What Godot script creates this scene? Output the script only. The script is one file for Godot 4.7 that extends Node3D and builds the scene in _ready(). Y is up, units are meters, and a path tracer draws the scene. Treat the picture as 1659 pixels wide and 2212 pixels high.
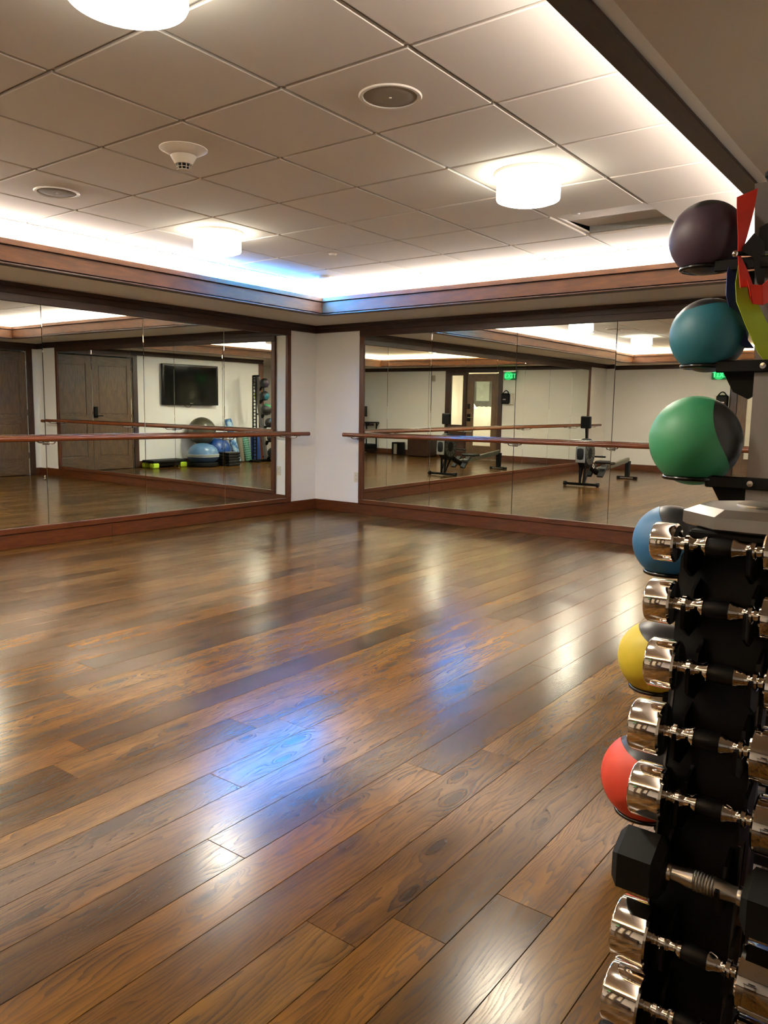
extends Node3D
# Exercise studio: two mirrored walls with ballet barres, tray ceiling with cove light, oak floor, racks of dumbbells and medicine balls.
# x = 0 is the right-hand mirrored wall, z = 0 the left-hand one, y = 0 the floor; the corner seen in the photograph is the origin.

const W := 9.35        # room length along x (to the wall with the exit)
const D := 6.35        # room depth along z (to the wall with the television)
const T := 0.6096      # ceiling tile module
const GX := -4.16      # grid origin
const GZ := 1.07
const H_CEIL := 2.453
const H_SOF := 2.19
const FX0 := -8.49     # tray opening
const FX1 := -0.86
const FZ0 := 0.863
const FZ1 := 5.49
const COVE := 0.115

# ------------------------------------------------------------------ mesh builder
class MB:
	var v := PackedVector3Array()
	var n := PackedVector3Array()
	var t := PackedVector2Array()
	var x := Transform3D.IDENTITY

	func tri(a: Vector3, b: Vector3, c: Vector3, na: Vector3, nb: Vector3, nc: Vector3, ua := Vector2.ZERO, ub := Vector2.ZERO, uc := Vector2.ZERO) -> void:
		var g := (c - a).cross(b - a)
		if g.length_squared() < 1e-18:
			return
		if g.dot(na + nb + nc) < 0.0:
			var q := b; b = c; c = q
			q = nb; nb = nc; nc = q
			var w := ub; ub = uc; uc = w
		v.append(x * a); v.append(x * b); v.append(x * c)
		n.append((x.basis * na).normalized()); n.append((x.basis * nb).normalized()); n.append((x.basis * nc).normalized())
		t.append(ua); t.append(ub); t.append(uc)

	func quad(a: Vector3, b: Vector3, c: Vector3, d: Vector3, hint: Vector3, ua := Vector2.ZERO, ub := Vector2(1, 0), uc := Vector2(1, 1), ud := Vector2(0, 1)) -> void:
		var g := (c - a).cross(d - b).normalized()
		if g.dot(hint) < 0.0:
			g = -g
		tri(a, b, c, g, g, g, ua, ub, uc)
		tri(a, c, d, g, g, g, ua, uc, ud)

	# box with chamfered edges; uv in metres, u along the longest side
	func box(c: Vector3, s: Vector3, bv := 0.0, bas := Basis.IDENTITY, uvo := Vector2.ZERO) -> MB:
		var keep := x
		x = x * Transform3D(bas, c)
		var h := s * 0.5
		bv = minf(bv, minf(h.x, minf(h.y, h.z)) * 0.95)
		var long := 0
		if s.y > s[long]: long = 1
		if s.z > s[long]: long = 2
		var pt := func(k: int, sg: Vector3) -> Vector3:
			var p := Vector3.ZERO
			for m in 3:
				p[m] = sg[m] * (h[m] if m == k else h[m] - bv)
			return p
		var uvf := func(k: int, p: Vector3) -> Vector2:
			var a := long
			if a == k:
				a = (k + 1) % 3
				var o := (k + 2) % 3
				if s[o] > s[a]: a = o
			var b := 3 - k - a
			return Vector2(p[a], p[b]) + uvo
		for k in 3:
			var l := (k + 1) % 3
			var m := (k + 2) % 3
			for sg in [-1.0, 1.0]:
				var q := []
				for e in [[-1.0, -1.0], [1.0, -1.0], [1.0, 1.0], [-1.0, 1.0]]:
					var g := Vector3.ZERO
					g[k] = sg; g[l] = e[0]; g[m] = e[1]
					q.append(pt.call(k, g))
				var hn := Vector3.ZERO
				hn[k] = sg
				quad(q[0], q[1], q[2], q[3], hn, uvf.call(k, q[0]), uvf.call(k, q[1]), uvf.call(k, q[2]), uvf.call(k, q[3]))
			if bv > 0.0:
				for sa in [-1.0, 1.0]:
					for sb in [-1.0, 1.0]:
						var g0 := Vector3.ZERO
						g0[l] = sa; g0[m] = sb
						var ga := g0; ga[k] = -1.0
						var gb := g0; gb[k] = 1.0
						var a0: Vector3 = pt.call(l, ga)
						var a1: Vector3 = pt.call(l, gb)
						var b1: Vector3 = pt.call(m, gb)
						var b0: Vector3 = pt.call(m, ga)
						quad(a0, a1, b1, b0, g0, uvf.call(l, a0), uvf.call(l, a1), uvf.call(l, b1), uvf.call(l, b0))
		if bv > 0.0:
			for i in 8:
				var g := Vector3(1.0 if i & 1 else -1.0, 1.0 if i & 2 else -1.0, 1.0 if i & 4 else -1.0)
				var nn := g.normalized()
				tri(pt.call(0, g), pt.call(1, g), pt.call(2, g), nn, nn, nn)
		x = keep
		return self

	# lathe about local y; profile of (radius, height) from bottom axis outwards to top
	func lathe(prof: Array, seg := 32, at := Transform3D.IDENTITY, sharp := 35.0, a0 := 0.0, a1 := TAU) -> MB:
		var keep := x
		x = x * at
		var ns := []
		for k in prof.size() - 1:
			var d: Vector2 = prof[k + 1] - prof[k]
			ns.append(Vector2(d.y, -d.x).normalized())
		var total := 0.0
		for k in prof.size() - 1:
			var p0: Vector2 = prof[k]
			var p1: Vector2 = prof[k + 1]
			var n0: Vector2 = ns[k]
			var n1: Vector2 = ns[k]
			if k > 0 and rad_to_deg(absf((ns[k] as Vector2).angle_to(ns[k - 1]))) < sharp: n0 = (ns[k] + ns[k - 1]).normalized()
			if k < ns.size() - 1 and rad_to_deg(absf((ns[k] as Vector2).angle_to(ns[k + 1]))) < sharp: n1 = (ns[k] + ns[k + 1]).normalized()
			var ln := p0.distance_to(p1)
			for i in seg:
				var u0 := a0 + (a1 - a0) * i / seg
				var u1 := a0 + (a1 - a0) * (i + 1) / seg
				var c0 := Vector3(cos(u0), 0, sin(u0))
				var c1 := Vector3(cos(u1), 0, sin(u1))
				var A := c0 * p0.x + Vector3.UP * p0.y
				var B := c1 * p0.x + Vector3.UP * p0.y
				var C := c1 * p1.x + Vector3.UP * p1.y
				var E := c0 * p1.x + Vector3.UP * p1.y
				var nA := c0 * n0.x + Vector3.UP * n0.y
				var nB := c1 * n0.x + Vector3.UP * n0.y
				var nC := c1 * n1.x + Vector3.UP * n1.y
				var nE := c0 * n1.x + Vector3.UP * n1.y
				var w0 := float(i) / seg
				var w1 := float(i + 1) / seg
				tri(A, B, C, nA, nB, nC, Vector2(w0, total), Vector2(w1, total), Vector2(w1, total + ln))
				tri(A, C, E, nA, nC, nE, Vector2(w0, total), Vector2(w1, total + ln), Vector2(w0, total + ln))
			total += ln
		x = keep
		return self

	func tube(pts: Array, r: float, seg := 10, closed := false) -> MB:
		var cnt := pts.size()
		var up := Vector3.UP
		var fr := []
		var prev := Vector3.ZERO
		for i in cnt:
			var a: Vector3 = pts[(i - 1 + cnt) % cnt] if (closed or i > 0) else pts[i]
			var b: Vector3 = pts[(i + 1) % cnt] if (closed or i < cnt - 1) else pts[i]
			var d := (b - a).normalized()
			var s := prev
			if i == 0:
				s = d.cross(up)
				if s.length() < 0.1: s = d.cross(Vector3.RIGHT)
			s = (s - d * s.dot(d)).normalized()
			prev = s
			fr.append([s, d.cross(s).normalized(), d])
		var along := 0.0
		for i in (cnt if closed else cnt - 1):
			var j := (i + 1) % cnt
			var ln := (pts[j] as Vector3).distance_to(pts[i])
			for k in seg:
				var t0 := TAU * k / seg
				var t1 := TAU * (k + 1) / seg
				var n00: Vector3 = fr[i][0] * cos(t0) + fr[i][1] * sin(t0)
				var n01: Vector3 = fr[i][0] * cos(t1) + fr[i][1] * sin(t1)
				var n10: Vector3 = fr[j][0] * cos(t0) + fr[j][1] * sin(t0)
				var n11: Vector3 = fr[j][0] * cos(t1) + fr[j][1] * sin(t1)
				var u0 := Vector2(along, float(k) / seg)
				var u1 := Vector2(along, float(k + 1) / seg)
				var u2 := Vector2(along + ln, float(k + 1) / seg)
				var u3 := Vector2(along + ln, float(k) / seg)
				tri(pts[i] + n00 * r, pts[i] + n01 * r, pts[j] + n11 * r, n00, n01, n11, u0, u1, u2)
				tri(pts[i] + n00 * r, pts[j] + n11 * r, pts[j] + n10 * r, n00, n11, n10, u0, u2, u3)
			along += ln
		if not closed:
			for e in [[0, -1.0], [cnt - 1, 1.0]]:
				var i: int = e[0]
				var d: Vector3 = fr[i][2] * e[1]
				var tip: Vector3 = pts[i] + d * r * 0.35
				for k in seg:
					var t0 := TAU * k / seg
					var t1 := TAU * (k + 1) / seg
					tri(tip, pts[i] + (fr[i][0] * cos(t0) + fr[i][1] * sin(t0)) * r, pts[i] + (fr[i][0] * cos(t1) + fr[i][1] * sin(t1)) * r, d, d, d)
		return self

	# polygon in local xy, extruded along z about 0
	func prism(poly: PackedVector2Array, depth: float, at := Transform3D.IDENTITY) -> MB:
		var keep := x
		x = x * at
		var idx := Geometry2D.triangulate_polygon(poly)
		var h := depth * 0.5
		for i in range(0, idx.size(), 3):
			var a := poly[idx[i]]; var b := poly[idx[i + 1]]; var c := poly[idx[i + 2]]
			for s in [-1.0, 1.0]:
				var z := Vector3(0, 0, s)
				tri(Vector3(a.x, a.y, s * h), Vector3(b.x, b.y, s * h), Vector3(c.x, c.y, s * h), z, z, z, a, b, c)
		var ccw := not Geometry2D.is_polygon_clockwise(poly)
		for i in poly.size():
			var a := poly[i]; var b := poly[(i + 1) % poly.size()]
			var d := (b - a)
			var o := Vector3(d.y, -d.x, 0) * (1.0 if ccw else -1.0)
			quad(Vector3(a.x, a.y, -h), Vector3(b.x, b.y, -h), Vector3(b.x, b.y, h), Vector3(a.x, a.y, h), o)
		x = keep
		return self

	func ball(c: Vector3, r: Vector3, seg := 32, rings := 16) -> MB:
		for i in rings:
			for j in seg:
				var q := []
				for e in [[i, j], [i, j + 1], [i + 1, j + 1], [i + 1, j]]:
					var th: float = PI * e[0] / rings
					var ph: float = TAU * e[1] / seg
					q.append(Vector3(sin(th) * cos(ph), cos(th), sin(th) * sin(ph)))
				var p := []
				var nn := []
				for d in q:
					p.append(c + d * r)
					nn.append((d / r).normalized())
				tri(p[0], p[1], p[2], nn[0], nn[1], nn[2], Vector2(float(j) / seg, float(i) / rings), Vector2(float(j + 1) / seg, float(i) / rings), Vector2(float(j + 1) / seg, float(i + 1) / rings))
				tri(p[0], p[2], p[3], nn[0], nn[2], nn[3], Vector2(float(j) / seg, float(i) / rings), Vector2(float(j + 1) / seg, float(i + 1) / rings), Vector2(float(j) / seg, float(i + 1) / rings))
		return self

	# flat band through centres p with half-width vectors w, thickness th
	func ribbon(p: Array, w: Array, th: float) -> MB:
		for i in p.size() - 1:
			var d: Vector3 = (p[i + 1] - p[i]).normalized()
			var f0: Vector3 = d.cross(w[i]).normalized() * th * 0.5
			var f1: Vector3 = d.cross(w[i + 1]).normalized() * th * 0.5
			if f0.dot(f1) < 0.0: f1 = -f1
			var a := [p[i] + w[i] + f0, p[i] - w[i] + f0, p[i] - w[i] - f0, p[i] + w[i] - f0]
			var b := [p[i + 1] + w[i + 1] + f1, p[i + 1] - w[i + 1] + f1, p[i + 1] - w[i + 1] - f1, p[i + 1] + w[i + 1] - f1]
			quad(a[0], a[1], b[1], b[0], f0)
			quad(a[2], a[3], b[3], b[2], -f0)
			quad(a[1], a[2], b[2], b[1], -w[i])
			quad(a[3], a[0], b[0], b[3], w[i])
		return self

	func mesh() -> ArrayMesh:
		var a := []
		a.resize(Mesh.ARRAY_MAX)
		a[Mesh.ARRAY_VERTEX] = v
		a[Mesh.ARRAY_NORMAL] = n
		a[Mesh.ARRAY_TEX_UV] = t
		var m := ArrayMesh.new()
		m.add_surface_from_arrays(Mesh.PRIMITIVE_TRIANGLES, a)
		return m

# ------------------------------------------------------------------ nodes and materials
var M := {}
var used := {}
var rng := RandomNumberGenerator.new()

func numbered(called: String) -> String:
	if not used.has(called):
		used[called] = 0
		return called
	used[called] += 1
	return "%s_%03d" % [called, used[called]]

func thing(called: String, label: String, category: String, group := "", at := Vector3.ZERO, bas := Basis.IDENTITY) -> Node3D:
	var o := Node3D.new()
	o.name = numbered(called)
	add_child(o)
	o.transform = Transform3D(bas, at)
	o.set_meta("label", label)
	o.set_meta("category", category)
	if group != "":
		o.set_meta("group", group)
	return o

func shell(called: String) -> Node3D:
	var o := Node3D.new()
	o.name = called
	add_child(o)
	o.set_meta("kind", "structure")
	return o

func part(parent: Node, called: String, shape, m: Material, at := Transform3D.IDENTITY, label := "") -> MeshInstance3D:
	var o := MeshInstance3D.new()
	o.name = called
	o.mesh = shape if shape is Mesh else shape.mesh()
	o.material_override = m
	o.transform = at
	parent.add_child(o, true)
	if label != "":
		o.set_meta("label", label)
	return o

func again(src: Node3D, label: String, at: Transform3D) -> Node3D:
	var o: Node3D = src.duplicate()
	var base := String(src.name)
	o.name = numbered(base)
	add_child(o)
	o.transform = at
	o.set_meta("label", label)
	return o

func mat(r: float, g: float, b: float, rough := 0.6, metal := 0.0, spec := 0.5) -> StandardMaterial3D:
	var m := StandardMaterial3D.new()
	m.albedo_color = Color(r / 255.0, g / 255.0, b / 255.0)
	m.roughness = rough
	m.metallic = metal
	m.metallic_specular = spec
	return m

func glow(r: float, g: float, b: float, e: float) -> StandardMaterial3D:
	var m := mat(r, g, b, 0.6)
	m.emission_enabled = true
	m.emission = Color(r / 255.0, g / 255.0, b / 255.0)
	m.emission_energy_multiplier = e
	return m

func noise(sd: int, fr: float, oct := 3) -> FastNoiseLite:
	var f := FastNoiseLite.new()
	f.seed = sd
	f.noise_type = FastNoiseLite.TYPE_SIMPLEX_SMOOTH
	f.frequency = fr
	f.fractal_octaves = oct
	return f

# oak board, about 1 px per mm: colour and roughness pictures
func oak(sd: int) -> Array:
	var w := 1536
	var h := 144
	var r := RandomNumberGenerator.new()
	r.seed = sd
	var lowf := noise(sd, 0.0035, 2)
	var warp := noise(sd + 11, 0.011, 3)
	var pore := noise(sd + 23, 0.09, 2)
	var y0 := r.randf_range(-30.0, 170.0)
	var tap := r.randf_range(0.03, 0.07)
	var x0 := r.randf_range(300.0, 1300.0)
	var per := r.randf_range(9.0, 15.0)
	var knots := []
	for k in r.randi_range(1, 3):
		knots.append(Vector3(r.randf_range(120.0, 1420.0), r.randf_range(20.0, 124.0), r.randf_range(7.0, 15.0)))
	var dark := Color(0.180, 0.116, 0.050)
	var light := Color(0.450, 0.325, 0.155)
	var ca := PackedByteArray()
	var ra := PackedByteArray()
	ca.resize(w * h * 3)
	ra.resize(w * h)
	for y in h:
		for x in w:
			var wx := warp.get_noise_2d(x * 0.35, y * 1.6)
			var lo := lowf.get_noise_2d(x * 0.5, y * 2.0)
			var dy := y - y0 + lo * 46.0
			var dx := (x - x0) * tap
			var rad := sqrt(dy * dy + dx * dx * 1.0) + wx * 13.0
			var kd := 0.0
			for kn in knots:
				var ex: float = (x - kn.x) * 0.42
				var ey: float = y - kn.y
				var dd: float = ex * ex + ey * ey
				var kk: float = exp(-dd / (kn.z * kn.z * 6.0))
				rad = lerpf(rad, sqrt(dd) * 1.25, kk)
				kd = maxf(kd, exp(-dd / (kn.z * kn.z * 0.9)) + 0.35 * kk)
			var s := fposmod(rad / per, 1.0)
			var ring := s * s * s
			var p := pore.get_noise_2d(x * 0.16, y * 3.2)
			var fine := clampf(p * 1.6, 0.0, 1.0)
			var tone := clampf(0.80 - 0.55 * ring * (0.6 + 0.8 * absf(lo)) - 0.22 * fine + lo * 0.30 + wx * 0.12 - kd * 0.70, 0.0, 1.0)
			var c := dark.lerp(light, tone)
			var i := (y * w + x) * 3
			ca[i] = int(c.r * 255.0)
			ca[i + 1] = int(c.g * 255.0)
			ca[i + 2] = int(c.b * 255.0)
			ra[y * w + x] = int(clampf(0.50 + 0.14 * ring + 0.08 * fine + 0.05 * wx, 0.0, 1.0) * 255.0)
	var a := Image.create_from_data(w, h, false, Image.FORMAT_RGB8, ca)
	var b := Image.create_from_data(w, h, false, Image.FORMAT_L8, ra)
	return [ImageTexture.create_from_image(a), ImageTexture.create_from_image(b)]

# straight-grained stained wood for trim and doors
func streaks(sd: int) -> ImageTexture:
	var w := 768
	var h := 192
	var a := noise(sd, 0.02, 3)
	var b := noise(sd + 5, 0.12, 2)
	var d := PackedByteArray()
	d.resize(w * h * 3)
	for y in h:
		for x in w:
			var q := a.get_noise_2d(x * 0.25, y * 1.3)
			var p := b.get_noise_2d(x * 0.12, y * 2.2)
			var k := clampf(0.84 + 0.18 * q + 0.12 * p, 0.0, 1.0)
			var i := (y * w + x) * 3
			d[i] = int(255.0 * k)
			d[i + 1] = int(255.0 * k * (0.95 + 0.05 * k))
			d[i + 2] = int(255.0 * k * (0.90 + 0.10 * k))
	return ImageTexture.create_from_image(Image.create_from_data(w, h, false, Image.FORMAT_RGB8, d))

func wood(r: float, g: float, b: float, rough: float, tex: Texture2D) -> StandardMaterial3D:
	var m := mat(r, g, b, rough)
	m.albedo_texture = tex
	m.uv1_scale = Vector3(0.8, 4.5, 1)
	return m

func up_light(at: Vector3, along_x: bool, length: float, wide: float, c: Color, e: float, called: String, towards := Vector3.UP) -> void:
	var l := AreaLight3D.new()
	l.name = called
	l.area_size = Vector2(length, wide)
	l.light_color = c
	l.light_energy = e
	l.area_range = 30.0
	l.shadow_enabled = true
	add_child(l)
	var z := -towards.normalized()                  # the light leaves along -z
	var xx := Vector3.RIGHT if along_x else Vector3.BACK
	l.transform = Transform3D(Basis(xx, z.cross(xx), z), at)

# ------------------------------------------------------------------ scene
func _ready() -> void:
	rng.seed = 7
	# camera
	var cam := Camera3D.new()
	cam.name = "camera"
	add_child(cam)
	cam.transform = Transform3D(Basis.from_euler(Vector3(-0.12783258, -0.92570601, 0.01536201)), Vector3(-7.09279, 1.19366, 6.40089))
	cam.fov = 66.8228
	cam.near = 0.02
	cam.current = true
	# surroundings: a closed room, no sky
	var env := Environment.new()
	env.background_mode = Environment.BG_COLOR
	env.background_color = Color(0, 0, 0)
	env.tonemap_mode = Environment.TONE_MAPPER_LINEAR
	env.tonemap_exposure = 2.8
	env.sdfgi_enabled = true
	env.ssao_enabled = true
	env.ssil_enabled = true
	var we := WorldEnvironment.new()
	we.name = "environment"
	we.environment = env
	add_child(we)
	cove_lights()
	materials()
	build_floor()
	build_shell()
	build_ceiling()
	build_trim()
	build_mirrors()
	build_doors()
	build_hall()
	build_lamps()
	build_ceiling_things()
	build_barres()
	build_tv_wall()
	build_back_wall()
	build_rower()
	build_ball_rack()
	build_bands()
	build_dumbbells()

func cove_lights() -> void:
	# strips lie high in the trough against its back, tipped towards the room
	var warm := Color(1.0, 0.95, 0.91)
	var y := 2.354
	var o := COVE - 0.032
	var e := 0.62
	up_light(Vector3((FX0 - 2.45) * 0.5, y, FZ0 - o), true, -2.45 - FX0, 0.03, warm, e * 20.0, "cove_light_left", Vector3(0, 1, 1.3))
	up_light(Vector3(-1.62, y, FZ0 - o), true, 1.45, 0.03, Color(0.20, 0.60, 1.0), e * 22.0, "cove_light_blue", Vector3(0, 1, 0.3))
	up_light(Vector3(FX1 + o, y, (FZ0 + FZ1) * 0.5), false, FZ1 - FZ0, 0.03, warm, e * 17.0, "cove_light_right", Vector3(-1.3, 1, 0))
	up_light(Vector3((FX0 + FX1) * 0.5, y, FZ1 + o), true, FX1 - FX0, 0.03, warm, e * 11.5, "cove_light_near", Vector3(0, 1, -1.3))
	up_light(Vector3(FX0 - o, y, (FZ0 + FZ1) * 0.5), false, FZ1 - FZ0, 0.03, Color(1.0, 0.88, 0.70), e * 17.0, "cove_light_back", Vector3(1.3, 1, 0))

func materials() -> void:
	var st := streaks(3)
	M.fascia = wood(96, 57, 22, 0.6, st)
	M.mahog = wood(100, 50, 20, 0.38, st)
	M.crown = wood(66, 36, 20, 0.42, st)
	M.door = wood(112, 84, 56, 0.45, st)
	M.barre = wood(128, 66, 34, 0.22, st)
	M.white_wall = mat(232, 230, 226, 0.75)
	M.sofwhite = mat(206, 194, 176, 0.8)
	M.tile = mat(222, 215, 205, 0.9)
	M.grid = mat(222, 216, 206, 0.7)
	M.plaster = mat(235, 230, 220, 0.8)
	M.under = mat(34, 26, 20, 0.9)
	M.mirror = mat(246, 250, 242, 0.0, 1.0)
	M.backing = mat(40, 34, 30, 0.7)
	M.chrome = mat(232, 224, 214, 0.06, 1.0)
	M.steel = mat(200, 196, 190, 0.25, 1.0)
	M.alu = mat(176, 172, 166, 0.30, 1.0)
	M.black = mat(7, 7, 7, 0.5, 0.0, 0.3)
	M.gloss_black = mat(9, 9, 10, 0.18)
	M.rubber = mat(14, 15, 14, 0.62, 0.0, 0.35)
	M.grip = mat(8, 9, 9, 0.45, 0.0, 0.35)
	M.ball_black = mat(33, 31, 31, 0.42)
	M.grey_post = mat(104, 98, 94, 0.45)
	M.plastic = mat(226, 220, 208, 0.5)
	M.ivory = mat(214, 206, 184, 0.45)
	M.lampglow = glow(255, 252, 240, 8.0)
	M.shadeglow = glow(255, 252, 240, 3.6)
	M.pan = mat(240, 236, 226, 0.6)
	var planks := []
	for k in 7:
		var o := oak(100 + 17 * k)
		for tint in [Color(1, 1, 1), Color(0.80, 0.78, 0.76), Color(1.0, 0.95, 0.84), Color(0.72, 0.69, 0.66), Color(0.88, 0.84, 0.80)]:
			var m := StandardMaterial3D.new()
			m.albedo_texture = o[0]
			m.albedo_color = tint
			m.roughness = 0.39
			m.roughness_texture = o[1]
			m.roughness_texture_channel = BaseMaterial3D.TEXTURE_CHANNEL_RED
			m.metallic_specular = 0.28
			planks.append(m)
	M.planks = planks

# ------------------------------------------------------------------ floor of separate boards
func plank_mesh(l: float, w: float, u0: float, flip: bool) -> ArrayMesh:
	var b := MB.new()
	var e := 0.0011
	var d := 0.0018
	var hl := l * 0.5 - 0.0003
	var hw := w * 0.5 - 0.0003
	var uv := func(p: Vector3) -> Vector2:
		var u: float = u0 + (p.x + hl) / 1.98
		var vv: float = (p.z + hw) / 0.152
		return Vector2(1.0 - u, 1.0 - vv) if flip else Vector2(u, vv)
	var top := [Vector3(-hl + e, 0, -hw + e), Vector3(hl - e, 0, -hw + e), Vector3(hl - e, 0, hw - e), Vector3(-hl + e, 0, hw - e)]
	var low := [Vector3(-hl, -d, -hw), Vector3(hl, -d, -hw), Vector3(hl, -d, hw), Vector3(-hl, -d, hw)]
	var bot := [Vector3(-hl, -0.012, -hw), Vector3(hl, -0.012, -hw), Vector3(hl, -0.012, hw), Vector3(-hl, -0.012, hw)]
	b.quad(top[0], top[1], top[2], top[3], Vector3.UP, uv.call(top[0]), uv.call(top[1]), uv.call(top[2]), uv.call(top[3]))
	for k in 4:
		var j := (k + 1) % 4
		var o: Vector3 = (low[k] + low[j])
		b.quad(top[k], top[j], low[j], low[k], o + Vector3.UP, uv.call(top[k]), uv.call(top[j]), uv.call(low[j]), uv.call(low[k]))
		b.quad(low[k], low[j], bot[j], bot[k], o + Vector3.UP * 0.01, uv.call(low[k]), uv.call(low[j]), uv.call(low[j]), uv.call(low[k]))
	return b.mesh()

func build_floor() -> void:
	var f := shell("floor")
	part(f, "subfloor", MB.new().box(Vector3(-W * 0.5, -0.062, 4.3), Vector3(W + 0.24, 0.1, 8.84)), M.under)
	var joint := {1: -5.467, 3: -5.84, 4: -4.752, 5: -5.012, 6: -5.753, 7: -4.484, 8: -5.485, 9: -5.013, 12: -5.633, 13: -5.027, 14: -2.55, 15: -5.383, 19: -5.015, 21: -4.545, 24: -4.742}
	var full := {}
	for r in range(-19, 39):
		var z1 := 5.855 - 0.152 * r
		var z0 := maxf(z1 - 0.152, 0.0)
		z1 = minf(z1, 8.6)
		if z1 - z0 < 0.01:
			continue
		var xe := 0.0 if z0 < 6.4 else -5.2
		var jx: float = joint[r] if joint.has(r) else -fposmod(0.63 * r * 1.37 + rng.randf() * 0.5, 1.98)
		var x := jx
		while x > -W: x -= 1.98
		while x < xe - 0.001:
			var a := maxf(x, -W)
			var c := minf(x + 1.98, xe)
			if c - a > 0.02:
				var variant := rng.randi_range(0, 1)
				var ms: ArrayMesh
				if c - a > 1.9799 and z1 - z0 > 0.1519:
					if not full.has(variant): full[variant] = plank_mesh(1.98, 0.152, 0.0, variant == 1)
					ms = full[variant]
				else:
					ms = plank_mesh(c - a, z1 - z0, (a - x) / 1.98, variant == 1)
				part(f, "plank", ms, M.planks[rng.randi_range(0, M.planks.size() - 1)], Transform3D(Basis.IDENTITY, Vector3((a + c) * 0.5, 0, (z0 + z1) * 0.5)))
			x += 1.98

# ------------------------------------------------------------------ walls
const DX0 := -1.90     # double door opening (television wall)
const DX1 := -0.20
const EZ0 := 2.62      # glazed door and sidelight opening (exit wall)
const EZ1 := 4.05
const DH := 2.075

func build_shell() -> void:
	var t := 0.12
	var w := shell("wall_left")
	part(w, "wallboard", MB.new().box(Vector3(-W * 0.5, 1.3, -t * 0.5), Vector3(W + 2 * t, 2.6, t)), M.white_wall)
	w = shell("wall_right")
	part(w, "wallboard", MB.new().box(Vector3(t * 0.5, 1.3, D * 0.5), Vector3(t, 2.6, D + 0.3)), M.white_wall)
	w = shell("wall_front")
	var b := MB.new()
	b.box(Vector3((DX0 - 5.27) * 0.5, 1.3, D + 0.075), Vector3(DX0 + 5.27, 2.6, 0.15))
	b.box(Vector3(DX1 * 0.5, 1.3, D + 0.075), Vector3(-DX1, 2.6, 0.15))
	b.box(Vector3((DX0 + DX1) * 0.5, (DH + 2.6) * 0.5, D + 0.075), Vector3(DX1 - DX0, 2.6 - DH, 0.15))
	part(w, "wallboard", b, M.white_wall)
	part(w, "corridor_backing", MB.new().box(Vector3((DX0 + DX1) * 0.5, 1.05, D + 0.2), Vector3(2.0, 2.1, 0.05)), M.under)
	w = shell("wall_back")
	b = MB.new()
	b.box(Vector3(-W - t * 0.5, 1.3, EZ0 * 0.5), Vector3(t, 2.6, EZ0))
	b.box(Vector3(-W - t * 0.5, 1.3, (EZ1 + 8.7) * 0.5), Vector3(t, 2.6, 8.7 - EZ1))
	b.box(Vector3(-W - t * 0.5, (DH + 2.6) * 0.5, (EZ0 + EZ1) * 0.5), Vector3(t, 2.6 - DH, EZ1 - EZ0))
	part(w, "wallboard", b, M.white_wall)
	w = shell("wall_alcove")
	b = MB.new()
	b.box(Vector3(-7.3, 1.3, 8.66), Vector3(4.3, 2.6, t))
	b.box(Vector3(-5.21, 1.3, 7.6), Vector3(t, 2.6, 2.2))
	part(w, "wallboard", b, M.white_wall)

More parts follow.
